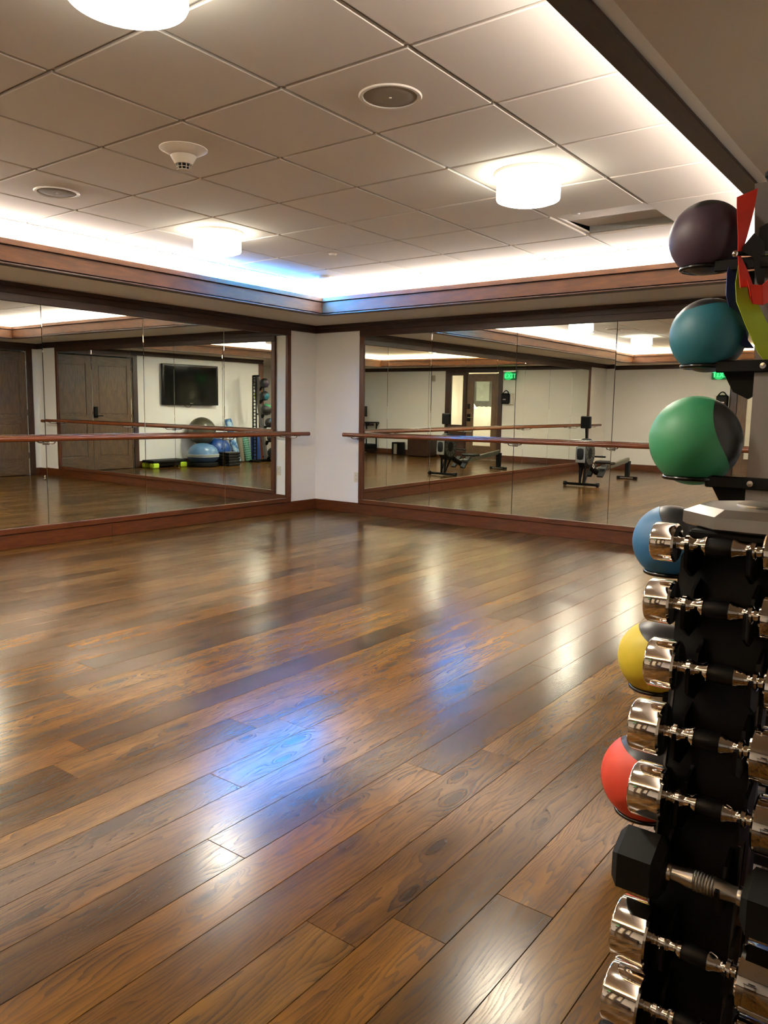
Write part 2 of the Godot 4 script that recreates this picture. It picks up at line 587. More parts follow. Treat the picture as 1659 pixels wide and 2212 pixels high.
func build_ceiling() -> void:
	var c := shell("ceiling")
	var cx0 := FX0 - COVE
	var cx1 := FX1 + COVE
	var cz0 := FZ0 - COVE
	var cz1 := FZ1 + COVE
	part(c, "deck", MB.new().box(Vector3(-W * 0.5, 2.63, 4.3), Vector3(W + 0.3, 0.06, 8.95)), M.under)
	# suspended tiles with a reveal edge
	var y := H_CEIL
	var full := MB.new().box(Vector3.ZERO, Vector3(T - 0.017, 0.014, T - 0.017), 0.004).mesh()
	for i in range(-8, 6):
		for j in range(-1, 8):
			var x0 := maxf(i * T + GX, cx0)
			var x1 := minf((i + 1) * T + GX, cx1)
			var z0 := maxf(j * T + GZ, cz0)
			var z1 := minf((j + 1) * T + GZ, cz1)
			if x1 - x0 < 0.04 or z1 - z0 < 0.04:
				continue
			var at := Transform3D(Basis.IDENTITY, Vector3((x0 + x1) * 0.5, y + 0.001, (z0 + z1) * 0.5))
			if i == 3 and j == 5:
				# an access tile left pushed up along one side
				at = Transform3D(Basis(Vector3.BACK, 0.085), at.origin + Vector3(0.0, 0.034, 0.0))
				part(c, "loose_tile", full, M.tile, at, "ceiling tile pushed up out of its grid")
				part(c, "grid_flange", MB.new().box(Vector3(0, 0, 0), Vector3(0.004, 0.05, T - 0.03)), mat(158, 156, 148, 0.5), Transform3D(Basis.IDENTITY, Vector3(x1 - 0.012, y + 0.033, at.origin.z)), "bare metal side of a grid runner")
				continue
			if x1 - x0 > T - 0.001 and z1 - z0 > T - 0.001:
				part(c, "tile", full, M.tile, at)
			else:
				part(c, "tile", MB.new().box(Vector3.ZERO, Vector3(x1 - x0 - 0.017, 0.014, z1 - z0 - 0.017), 0.004), M.tile, at)
	for i in range(-7, 6):
		part(c, "grid_runner", MB.new().box(Vector3(i * T + GX, y + 0.014, (cz0 + cz1) * 0.5), Vector3(0.024, 0.012, cz1 - cz0)), M.grid)
	for j in range(0, 8):
		part(c, "grid_runner", MB.new().box(Vector3((cx0 + cx1) * 0.5, y + 0.0145, j * T + GZ), Vector3(cx1 - cx0, 0.012, 0.024)), M.grid)
	part(c, "plenum", MB.new().box(Vector3((cx0 + cx1) * 0.5, y + 0.125, (cz0 + cz1) * 0.5), Vector3(cx1 - cx0, 0.01, cz1 - cz0)), M.under)
	# lowered soffit around the tray, with the cove trough at its edge
	var s := MB.new()
	var ys := (H_SOF + 0.012 + 2.62) * 0.5
	var hs := 2.62 - H_SOF - 0.012
	s.box(Vector3(-W * 0.5, ys, cz0 * 0.5 - 0.02), Vector3(W + 0.1, hs, cz0 + 0.04))
	s.box(Vector3(cx1 * 0.5 + 0.02, ys, (cz0 + cz1) * 0.5), Vector3(-cx1 + 0.04, hs, cz1 - cz0))
	s.box(Vector3((cx0 - W) * 0.5 - 0.02, ys, (cz0 + cz1) * 0.5), Vector3(W + cx0 + 0.04, hs, cz1 - cz0))
	s.box(Vector3(-W * 0.5, ys, (cz1 + 8.7) * 0.5), Vector3(W + 0.1, hs, 8.7 - cz1))
	part(c, "soffit", s, M.sofwhite)
	var q := MB.new()
	var yf := H_SOF + 0.016
	for e in [[Vector3((FX0 + FX1) * 0.5, yf, FZ0 - COVE * 0.5), Vector3(FX1 - FX0 + 2 * COVE, 0.01, COVE)], [Vector3((FX0 + FX1) * 0.5, yf, FZ1 + COVE * 0.5), Vector3(FX1 - FX0 + 2 * COVE, 0.01, COVE)], [Vector3(FX1 + COVE * 0.5, yf, (FZ0 + FZ1) * 0.5), Vector3(COVE, 0.01, FZ1 - FZ0)], [Vector3(FX0 - COVE * 0.5, yf, (FZ0 + FZ1) * 0.5), Vector3(COVE, 0.01, FZ1 - FZ0)]]:
		q.box(e[0], e[1])
	var th := 0.006
	q.box(Vector3((cx0 + cx1) * 0.5, 2.33, cz0 + th * 0.5), Vector3(cx1 - cx0, 0.245, th))
	q.box(Vector3((cx0 + cx1) * 0.5, 2.33, cz1 - th * 0.5), Vector3(cx1 - cx0, 0.245, th))
	q.box(Vector3(cx1 - th * 0.5, 2.33, (cz0 + cz1) * 0.5), Vector3(th, 0.245, cz1 - cz0))
	q.box(Vector3(cx0 + th * 0.5, 2.33, (cz0 + cz1) * 0.5), Vector3(th, 0.245, cz1 - cz0))
	part(c, "cove_lining", q, M.plaster)
	# light strips lying in the trough
	var warm := glow(255, 222, 190, 1.6)
	var blue := glow(90, 160, 255, 1.6)
	var o := COVE - 0.026
	part(c, "light_strip", MB.new().box(Vector3((FX0 - 2.45) * 0.5, 2.345, FZ0 - o), Vector3(-2.45 - FX0, 0.012, 0.03)), warm)
	part(c, "light_strip", MB.new().box(Vector3(-1.62, 2.345, FZ0 - o), Vector3(1.45, 0.012, 0.03)), blue, Transform3D.IDENTITY, "blue light strip in the cove")
	part(c, "light_strip", MB.new().box(Vector3(FX1 + o, 2.345, (FZ0 + FZ1) * 0.5), Vector3(0.03, 0.012, FZ1 - FZ0)), warm)
	part(c, "light_strip", MB.new().box(Vector3((FX0 + FX1) * 0.5, 2.345, FZ1 + o), Vector3(FX1 - FX0, 0.012, 0.03)), warm)
	part(c, "light_strip", MB.new().box(Vector3(FX0 - o, 2.345, (FZ0 + FZ1) * 0.5), Vector3(0.03, 0.012, FZ1 - FZ0)), warm)

func build_trim() -> void:
	# fascia round the tray: main board, projecting cap, flat border on the soffit underside
	var k := 1
	var runs := [
		[Vector3((FX0 + FX1) * 0.5, 0, FZ0), FX1 - FX0, true, -1.0],
		[Vector3(FX1, 0, (FZ0 + FZ1) * 0.5), FZ1 - FZ0, false, 1.0],
		[Vector3((FX0 + FX1) * 0.5, 0, FZ1), FX1 - FX0, true, 1.0],
		[Vector3(FX0, 0, (FZ0 + FZ1) * 0.5), FZ1 - FZ0, false, -1.0]]
	for r in runs:
		var o := shell("trim_%d" % k)
		var p: Vector3 = r[0]
		var l: float = r[1]
		var ax: bool = r[2]
		var s: float = r[3]           # outward, away from the tray
		var out := Vector3(0, 0, s) if ax else Vector3(s, 0, 0)
		var dim := func(len: float, hh: float, dd: float) -> Vector3: return Vector3(len, hh, dd) if ax else Vector3(dd, hh, len)
		part(o, "board", MB.new().box(p + out * 0.009 + Vector3.UP * 2.258, dim.call(l + 0.018, 0.118, 0.018), 0.001, Basis.IDENTITY, Vector2(k * 0.37, k * 0.11)), M.fascia)
		part(o, "cap", MB.new().box(p + out * 0.003 + Vector3.UP * 2.3445, dim.call(l - 0.006, 0.041, 0.038), 0.002, Basis.IDENTITY, Vector2(k * 0.21, k * 0.31)), M.fascia)
		part(o, "groove", MB.new().box(p + out * 0.022 + Vector3.UP * 2.32, dim.call(l + 0.044, 0.05, 0.008)), M.crown)
		part(o, "border", MB.new().box(p + out * 0.034 + Vector3.UP * 2.194, dim.call(l + 0.08, 0.014, 0.084), 0.003, Basis.IDENTITY, Vector2(k * 0.5, 0.2)), M.crown)
		k += 1
	# crown along the walls: two stepped boards
	var crowns := [
		[Vector3(-W * 0.5, 0, 0), W, true, 1.0],
		[Vector3(0, 0, D * 0.5), D, false, -1.0],
		[Vector3(-2.635, 0, D), 5.27, true, -1.0],
		[Vector3(-W, 0, 4.3), 8.6, false, 1.0]]
	for r in crowns:
		var o := shell("trim_%d" % k)
		var p: Vector3 = r[0]
		var l: float = r[1]
		var ax: bool = r[2]
		var inn := Vector3(0, 0, r[3]) if ax else Vector3(r[3], 0, 0)
		var dim := func(len: float, hh: float, dd: float) -> Vector3: return Vector3(len, hh, dd) if ax else Vector3(dd, hh, len)
		part(o, "board", MB.new().box(p + inn * 0.012 + Vector3.UP * 2.159, dim.call(l, 0.087, 0.024), 0.002), M.crown)
		part(o, "cap", MB.new().box(p + inn * 0.022 + Vector3.UP * 2.184, dim.call(l, 0.037, 0.044), 0.004), M.crown)
		k += 1
	# casing post closing the end of the television wall
	var e := shell("trim_%d" % k)
	part(e, "post", MB.new().box(Vector3(-5.22, 1.07, D - 0.004), Vector3(0.14, 2.14, 0.03), 0.003), M.mahog)
	part(e, "return", MB.new().box(Vector3(-5.28, 1.07, D + 0.085), Vector3(0.022, 2.14, 0.19), 0.003), M.mahog)
	# baseboards, in lengths that meet at butt joints
	var bb := [["baseboard_left", [-0.0, -2.86, -5.9, -W], true, 0.0, 1.0], ["baseboard_right", [0.0, 2.88, D], false, 0.0, -1.0], ["baseboard_front", [DX0 - 0.1, -3.6, -5.27], true, D, -1.0], ["baseboard_corner", [0.0, DX1 + 0.1], true, D, -1.0], ["baseboard_back", [0.0, EZ0 - 0.07], false, -W, 1.0], ["baseboard_alcove", [EZ1 + 0.07, 8.6], false, -W, 1.0]]
	for r in bb:
		var o := shell(r[0])
		var cuts: Array = r[1]
		for i in cuts.size() - 1:
			var a: float = cuts[i]
			var b: float = cuts[i + 1]
			var m := (a + b) * 0.5
			var l := absf(b - a) - 0.0006
			var ofs: float = r[3] + r[4] * 0.009
			part(o, "board", MB.new().box(Vector3(m, 0.063, ofs) if r[2] else Vector3(ofs, 0.063, m), Vector3(l, 0.126, 0.018) if r[2] else Vector3(0.018, 0.126, l), 0.002, Basis.IDENTITY, Vector2(i * 0.7 + 0.13, i * 0.43)), M.mahog)

# ------------------------------------------------------------------ mirrors
func mirror_run(called: String, label: String, cuts: Array, along_x: bool, tilts: Array) -> void:
	# cuts run away from the corner (positive distances)
	var t := thing(called, label, "mirror")
	var n := cuts.size()
	var sx := -1.0 if along_x else 1.0
	var put := func(d: float, y: float, off: float) -> Vector3: return Vector3(sx * d, y, off) if along_x else Vector3(-off, y, d)
	var dim := func(l: float, h: float, dd: float) -> Vector3: return Vector3(l, h, dd) if along_x else Vector3(dd, h, l)
	var a: float = cuts[0]
	var b: float = cuts[n - 1]
	var y0 := 0.174
	var y1 := 2.048
	part(t, "backing", MB.new().box(put.call((a + b) * 0.5, (y0 + y1) * 0.5, 0.002), dim.call(b - a + 0.03, y1 - y0 + 0.03, 0.004)), M.backing)
	for i in n - 1:
		var l: float = cuts[i + 1] - cuts[i] - 0.003
		var c: Vector3 = put.call((cuts[i] + cuts[i + 1]) * 0.5, (y0 + y1) * 0.5, 0.013)
		var lean: float = tilts[i][0]
		var turn: float = tilts[i][1]
		var bas := Basis(Vector3.RIGHT, lean) if along_x else Basis(Vector3.BACK, lean)
		bas = Basis(Vector3.UP, turn) * bas
		part(t, "mirror_panel", MB.new().box(Vector3.ZERO, dim.call(l, y1 - y0 + 0.01, 0.006), 0.0022), M.mirror, Transform3D(bas, c))
	# frame: head and sill rails, two stiles
	part(t, "frame_rail", MB.new().box(put.call((a + b) * 0.5, 2.082, 0.018), dim.call(b - a + 0.13, 0.068, 0.036), 0.004), M.crown)
	part(t, "frame_rail", MB.new().box(put.call((a + b) * 0.5, 0.150, 0.016), dim.call(b - a + 0.13, 0.048, 0.032), 0.004), M.mahog)
	for e in [a - 0.0325, b + 0.0325]:
		part(t, "frame_stile", MB.new().box(put.call(e, 1.111, 0.017), dim.call(0.065, 1.874, 0.034), 0.004), M.mahog)

func build_mirrors() -> void:
	var u := 0.004
	mirror_run("wall_mirror", "long framed wall mirror of upright panels reflecting the television and wooden double door", [0.525, 1.464, 2.468, 3.482, 4.49, 5.50, 6.51, 7.52, 8.36], true, [[u, 0.0], [u, 0.0], [u, 0.0], [u - 0.001, 0.0], [u, 0.0], [u, 0.0], [u, 0.0], [u, 0.0]])
	mirror_run("wall_mirror", "framed wall mirror of upright panels reflecting the rowing machine and exit door", [0.765, 1.690, 2.704, 3.718, 4.730, 5.69], false, [[u, 0.0], [u, 0.0], [u, 0.0], [u - 0.0015, 0.0], [u - 0.001, 0.0]])

# ------------------------------------------------------------------ doors
func leaf(parent: Node, at: Transform3D, w: float, h: float, lower: bool) -> MeshInstance3D:
	var b := MB.new()
	var st := 0.115
	b.box(Vector3(0, h * 0.5, 0), Vector3(w, h, 0.026))
	for s in [-1.0, 1.0]:
		b.box(Vector3(s * (w - st) * 0.5, h * 0.5, 0), Vector3(st, h, 0.044), 0.002)
	for r in [[0.0, 0.24], [0.86, 0.14], [h - 0.14, 0.14]]:
		b.box(Vector3(0, r[0] + r[1] * 0.5, 0), Vector3(w - 2 * st + 0.004, r[1], 0.0436), 0.002)
	var o := part(parent, "leaf", b, M.door, at)
	for r in [[0.24, 0.86], [1.0, h - 0.14]]:
		part(o, "panel", MB.new().box(Vector3(0, (r[0] + r[1]) * 0.5, 0), Vector3(w - 2 * st - 0.05, r[1] - r[0] - 0.05, 0.036), 0.006), M.door)
	return o

func build_doors() -> void:
	# double door in the television wall
	var d := shell("door_1")
	var w := (DX1 - DX0) * 0.5 - 0.005
	for s in [-1.0, 1.0]:
		var c: float = (DX0 + DX1) * 0.5 + s * (w * 0.5 + 0.002)
		var o := leaf(d, Transform3D(Basis.IDENTITY, Vector3(c, 0.008, D + 0.03)), w, 2.05, true)
		for y in [0.28, 1.0, 1.78]:
			part(o, "hinge", MB.new().lathe([Vector2(0, 0), Vector2(0.008, 0), Vector2(0.008, 0.1), Vector2(0, 0.1)], 10, Transform3D(Basis.IDENTITY, Vector3(s * w * 0.5, y, -0.027))), M.steel)
		if s < 0.0:
			part(o, "lock", MB.new().box(Vector3(w * 0.5 - 0.06, 1.05, -0.035), Vector3(0.075, 0.2, 0.035), 0.01), M.black)
			part(o, "lever", MB.new().tube([Vector3(w * 0.5 - 0.06, 0.985, -0.05), Vector3(w * 0.5 - 0.06, 0.985, -0.08), Vector3(w * 0.5 - 0.17, 0.985, -0.08)], 0.009, 8), M.black)
	for e in [[DX0 - 0.05, 0.1], [DX1 + 0.05, 0.1]]:
		part(d, "casing", MB.new().box(Vector3(e[0], 1.045, D - 0.008), Vector3(e[1], 2.09, 0.024), 0.003), M.crown)
	part(d, "casing", MB.new().box(Vector3((DX0 + DX1) * 0.5, 2.10, D - 0.008), Vector3(DX1 - DX0 + 0.2, 0.05, 0.022), 0.003), M.crown)
	var ds := thing("door_stop", "small chrome dome door stop on the floor near the wooden double door", "door stop", "", Vector3(-0.35, 0, 5.62))
	part(ds, "base", MB.new().lathe([Vector2(0, 0), Vector2(0.022, 0), Vector2(0.022, 0.008), Vector2(0.012, 0.02), Vector2(0, 0.02)], 16), M.chrome)
	part(ds, "knob", MB.new().ball(Vector3(0, 0.036, 0), Vector3(0.018, 0.02, 0.018), 16, 8), M.chrome)
	# glazed door with a sidelight in the exit wall
	var g := shell("door_2")
	var glass := mat(196, 206, 196, 0.02)
	glass.transparency = BaseMaterial3D.TRANSPARENCY_ALPHA
	glass.albedo_color.a = 0.16
	var x := -W - 0.03
	var dz0 := EZ0 + 0.04
	var dz1 := EZ0 + 0.90
	var b := MB.new()
	b.box(Vector3(x, 1.03, dz0 + 0.09), Vector3(0.044, 2.03, 0.18), 0.002)
	b.box(Vector3(x, 1.03, dz1 - 0.09), Vector3(0.044, 2.03, 0.18), 0.002)
	b.box(Vector3(x, 0.17, (dz0 + dz1) * 0.5), Vector3(0.043, 0.32, dz1 - dz0 - 0.35), 0.002)
	b.box(Vector3(x, 1.955, (dz0 + dz1) * 0.5), Vector3(0.043, 0.18, dz1 - dz0 - 0.35), 0.002)
	var lf := part(g, "leaf", b, M.door)
	part(lf, "pane", MB.new().box(Vector3(x, 1.1, (dz0 + dz1) * 0.5), Vector3(0.008, 1.54, dz1 - dz0 - 0.35)), glass)
	for y in [0.28, 1.05, 1.83]:
		part(lf, "hinge", MB.new().lathe([Vector2(0, 0), Vector2(0.008, 0), Vector2(0.008, 0.1), Vector2(0, 0.1)], 10, Transform3D(Basis.IDENTITY, Vector3(x + 0.026, y, dz0))), M.steel)
	part(lf, "card_reader", MB.new().box(Vector3(x + 0.03, 1.27, dz1 - 0.06), Vector3(0.03, 0.12, 0.07), 0.006), M.black)
	part(lf, "lock", MB.new().box(Vector3(x + 0.03, 1.0, dz1 - 0.07), Vector3(0.04, 0.18, 0.09), 0.008), M.black)
	part(lf, "lever", MB.new().tube([Vector3(x + 0.05, 1.0, dz1 - 0.08), Vector3(x + 0.09, 1.0, dz1 - 0.08), Vector3(x + 0.09, 1.0, dz1 - 0.21)], 0.01, 8), M.chrome)
	var wn := shell("window_1")
	var f := MB.new()
	f.box(Vector3(x, 1.04, dz1 + 0.055), Vector3(0.1, 2.07, 0.10), 0.003)
	f.box(Vector3(x, 1.04, EZ1 - 0.03), Vector3(0.1, 2.07, 0.06), 0.003)
	f.box(Vector3(x, 0.41, (dz1 + EZ1) * 0.5 + 0.02), Vector3(0.098, 0.80, EZ1 - dz1 - 0.16), 0.003)
	f.box(Vector3(x, 2.04, (dz1 + EZ1) * 0.5 + 0.02), Vector3(0.098, 0.07, EZ1 - dz1 - 0.16), 0.003)
	part(wn, "window_frame", f, M.crown)
	part(wn, "pane", MB.new().box(Vector3(x, 1.41, (dz1 + EZ1) * 0.5 + 0.02), Vector3(0.008, 1.2, EZ1 - dz1 - 0.16)), glass)
	for e in [EZ0 - 0.035, EZ1 + 0.035]:
		part(g, "casing", MB.new().box(Vector3(-W + 0.01, 1.045, e), Vector3(0.022, 2.09, 0.09), 0.003), M.crown)
	part(g, "casing", MB.new().box(Vector3(-W + 0.01, 2.10, (EZ0 + EZ1) * 0.5), Vector3(0.022, 0.05, EZ1 - EZ0 + 0.16), 0.003), M.crown)
	part(g, "jamb", MB.new().box(Vector3(x, 1.04, EZ0 + 0.018), Vector3(0.1, 2.07, 0.035), 0.002), M.crown)

func build_hall() -> void:
	# the corridor seen through the glazed door
	var h := shell("wall_hall")
	var b := MB.new()
	b.box(Vector3(-11.66, 1.3, 3.4), Vector3(0.12, 2.6, 3.4))
	b.box(Vector3(-10.54, 1.3, 1.76), Vector3(2.16, 2.6, 0.12))
	b.box(Vector3(-10.54, 1.3, 5.04), Vector3(2.16, 2.6, 0.12))
	part(h, "wallboard", b, M.white_wall)
	part(h, "hall_floor", MB.new().box(Vector3(-10.56, -0.05, 3.4), Vector3(2.2, 0.1, 3.4)), mat(96, 74, 52, 0.6))
	part(h, "hall_ceiling", MB.new().box(Vector3(-10.56, 2.5, 3.4), Vector3(2.2, 0.1, 3.4)), M.sofwhite)
	var p := thing("picture_frame", "black picture frame with scalloped edges on the corridor wall beyond the sidelight", "picture", "", Vector3(-11.59, 1.70, 4.35))
	var poly := PackedVector2Array()
	for k in 10:
		poly.append(Vector2(-0.33 + k * 0.0733, 0.42 + (0.02 if k % 2 else 0.0)))
	for k in 12:
		poly.append(Vector2(0.33 + (0.03 if k % 2 else 0.0), 0.40 - k * 0.0727))
	for k in 10:
		poly.append(Vector2(0.33 - k * 0.0733, -0.42 - (0.02 if k % 2 else 0.0)))
	for k in 12:
		poly.append(Vector2(-0.33 - (0.03 if k % 2 else 0.0), -0.40 + k * 0.0727))
	part(p, "frame", MB.new().prism(poly, 0.05, Transform3D(Basis(Vector3.UP, PI * 0.5), Vector3.ZERO)), mat(28, 30, 30, 0.5))
	part(p, "print", MB.new().box(Vector3(0.028, 0, 0), Vector3(0.006, 0.56, 0.4)), mat(120, 132, 128, 0.5))
	var l := thing("floor_lamp", "lit floor lamp with a cream cone shade in the corridor behind the sidelight", "lamp", "", Vector3(-10.75, 0, 4.25))
	part(l, "base", MB.new().lathe([Vector2(0, 0), Vector2(0.14, 0), Vector2(0.14, 0.02), Vector2(0.03, 0.04), Vector2(0, 0.04)], 24), M.ivory)
	part(l, "pole", MB.new().lathe([Vector2(0, 0.03), Vector2(0.035, 0.03), Vector2(0.03, 1.2), Vector2(0, 1.2)], 16), M.ivory)
	part(l, "shade", MB.new().lathe([Vector2(0.0, 1.21), Vector2(0.19, 1.21), Vector2(0.03, 1.45), Vector2(0, 1.45)], 32), glow(255, 236, 196, 1.1))
	var o := OmniLight3D.new()
	o.name = "hall_lamp_light"
	o.light_color = Color(1.0, 0.9, 0.76)
	o.light_energy = 0.55
	o.light_size = 0.1
	o.omni_range = 12.0
	o.omni_attenuation = 2.0
	o.shadow_enabled = true
	l.add_child(o)
	o.position = Vector3(0, 1.3, 0)

# ------------------------------------------------------------------ lamps
func build_lamps() -> void:
	var names := {
		Vector2(1.5, 1.5): "round drum ceiling lamp nearest the blue-lit cove corner",
		Vector2(1.5, 5.5): "round drum ceiling lamp closest to the loose ceiling tile",
		Vector2(-2.5, 5.5): "round drum ceiling lamp cut off by the top edge of the picture",
		Vector2(-2.5, 1.5): "round drum ceiling lamp seen only in the mirror beside the speaker"}
	for p in names:
		var at := Vector3(p.x * T + GX, 0, p.y * T + GZ)
		var t := thing("ceiling_lamp", names[p], "ceiling lamp", "drum lamps on the tiled ceiling", at)
		part(t, "ceiling_plate", MB.new().lathe([Vector2(0, 2.434), Vector2(0.178, 2.434), Vector2(0.185, 2.446), Vector2(0, 2.446)], 40), M.pan)
		part(t, "neck", MB.new().lathe([Vector2(0.058, 2.395), Vector2(0.058, 2.434)], 28), M.ivory)
		part(t, "shade", MB.new().lathe([Vector2(0.158, 2.318), Vector2(0.163, 2.312), Vector2(0.166, 2.318), Vector2(0.166, 2.408), Vector2(0.160, 2.408), Vector2(0.160, 2.33)], 48), M.shadeglow)
		part(t, "diffuser", MB.new().lathe([Vector2(0, 2.297), Vector2(0.09, 2.298), Vector2(0.138, 2.303), Vector2(0.156, 2.315), Vector2(0.156, 2.322), Vector2(0, 2.322)], 48, Transform3D.IDENTITY, 50.0), M.lampglow)
		up_light(at + Vector3.UP * 2.29, true, 0.26, 0.26, Color(1.0, 0.96, 0.88), 1.5, "lamp_light", Vector3.DOWN)

func build_ceiling_things() -> void:
	for e in [[Vector2(-0.5, 5.5), "round ceiling speaker grille between the cut-off lamp and the lamp by the loose tile"], [Vector2(-0.5, 1.5), "round ceiling speaker grille close to the cove above the long mirror"]]:
		var t := thing("ceiling_speaker", e[1], "speaker", "flush speakers in the ceiling", Vector3(e[0].x * T + GX, 2.446, e[0].y * T + GZ))
		part(t, "rim", MB.new().lathe([Vector2(0.108, 0.0), Vector2(0.11, -0.005), Vector2(0.124, -0.006), Vector2(0.128, 0.0)], 48), M.plastic)
		part(t, "grille", MB.new().lathe([Vector2(0, -0.004), Vector2(0.06, -0.005), Vector2(0.10, -0.003), Vector2(0.109, 0.002)], 48), mat(150, 140, 124, 0.8))
		part(t, "badge", MB.new().box(Vector3(0, -0.006, 0.0), Vector3(0.01, 0.002, 0.01), 0.0005, Basis(Vector3.UP, 0.785)), M.plastic)
	var s := thing("smoke_detector", "white cone-shaped smoke detector hanging from the ceiling tiles", "smoke detector", "", Vector3(-4.53, 2.446, 3.22))
	part(s, "base", MB.new().lathe([Vector2(0.05, -0.034), Vector2(0.056, -0.034), Vector2(0.115, -0.003), Vector2(0.115, 0.0)], 40), M.plastic)
	part(s, "body", MB.new().lathe([Vector2(0.036, -0.072), Vector2(0.041, -0.072), Vector2(0.062, -0.034), Vector2(0, -0.03)], 40), M.plastic)
	part(s, "sensor", MB.new().lathe([Vector2(0, -0.098), Vector2(0.022, -0.098), Vector2(0.026, -0.072), Vector2(0, -0.072)], 24), M.black)
	part(s, "tip", MB.new().lathe([Vector2(0, -0.104), Vector2(0.012, -0.104), Vector2(0.03, -0.101), Vector2(0.031, -0.097), Vector2(0, -0.097)], 28), M.plastic)
	for k in 10:
		var a := TAU * k / 10
		part(s, "vent_rib", MB.new().tube([Vector3(cos(a) * 0.036, -0.071, sin(a) * 0.036), Vector3(cos(a) * 0.03, -0.1, sin(a) * 0.03)], 0.0022, 6), M.plastic)
	var ring := []
	for k in 24:
		ring.append(Vector3(cos(TAU * k / 24) * 0.033, -0.086, sin(TAU * k / 24) * 0.033))
	part(s, "vent_ring", MB.new().tube(ring, 0.0018, 6, true), M.plastic)
	for e in [[Vector3(-2.22, 2.446, 2.18), 0.035, "small flat sprinkler cover on the tile behind the nearer drum lamp"], [Vector3(-1.46, 2.446, 1.42), 0.075, "wide round ceiling vent tight in the blue-lit cove corner"], [Vector3(-2.30, 2.462, 4.27), 0.035, "small flat sprinkler cover on the loose ceiling tile"]]:
		var t := thing("ceiling_disc", e[2], "ceiling fitting", "", e[0])
		var r: float = e[1]
		part(t, "rim", MB.new().lathe([Vector2(r * 0.8, -0.006), Vector2(r, -0.002), Vector2(r, 0.0)], 32), M.plastic)
		part(t, "cover", MB.new().lathe([Vector2(0, -0.012), Vector2(r * 0.72, -0.011), Vector2(r * 0.8, -0.006), Vector2(r * 0.8, 0.0)], 32), M.plastic)

# ------------------------------------------------------------------ barres and outlet
func barre(label: String, a: float, b: float, along_x: bool, hooks: Array) -> void:
	var t := thing("ballet_barre", label, "barre")
	var sx := -1.0 if along_x else 1.0
	var put := func(d: float, y: float, off: float) -> Vector3: return Vector3(sx * d, y, off) if along_x else Vector3(-off, y, d)
	part(t, "rail", MB.new().tube([put.call(a, 0.928, 0.165), put.call((a + b) * 0.5, 0.928, 0.165), put.call(b, 0.928, 0.165)], 0.0235, 20), M.barre)
	for h in hooks:
		var o := part(t, "bracket", MB.new().tube([put.call(h, 0.905, 0.165), put.call(h, 0.896, 0.160), put.call(h, 0.887, 0.146), put.call(h, 0.884, 0.12), put.call(h, 0.884, 0.02)], 0.006, 8), M.steel)
		part(o, "saddle", MB.new().box(put.call(h, 0.904, 0.165), Vector3(0.09, 0.005, 0.024) if along_x else Vector3(0.024, 0.005, 0.09), 0.002), M.steel)
		part(o, "wall_plate", MB.new().box(put.call(h, 0.884, 0.026), Vector3(0.05, 0.03, 0.008) if along_x else Vector3(0.008, 0.03, 0.05), 0.002), M.steel)

func build_barres() -> void:
	barre("dark wooden ballet barre along the long mirror, reaching to the white corner", 0.30, 8.72, true, [0.5, 1.464, 3.482, 5.5, 7.52, 8.45])
	barre("dark wooden ballet barre along the mirror that shows the rowing machine", 0.58, 5.98, false, [0.7, 2.72, 3.73, 5.75])
	var t := thing("wall_outlet", "ivory double wall outlet beside the mirror frame in the white corner", "outlet", "", Vector3(-0.003, 0.428, 0.652))
	part(t, "plate", MB.new().box(Vector3.ZERO, Vector3(0.006, 0.115, 0.07), 0.002), M.ivory)
	for s in [-1.0, 1.0]:
		var o := part(t, "socket", MB.new().box(Vector3(-0.004, s * 0.022, 0), Vector3(0.004, 0.03, 0.03), 0.0015), M.ivory)
		for z in [-0.006, 0.006]:
			part(o, "slot", MB.new().box(Vector3(-0.0065, s * 0.022, z), Vector3(0.001, 0.01, 0.002)), M.black)
	t.rotation = Vector3.ZERO

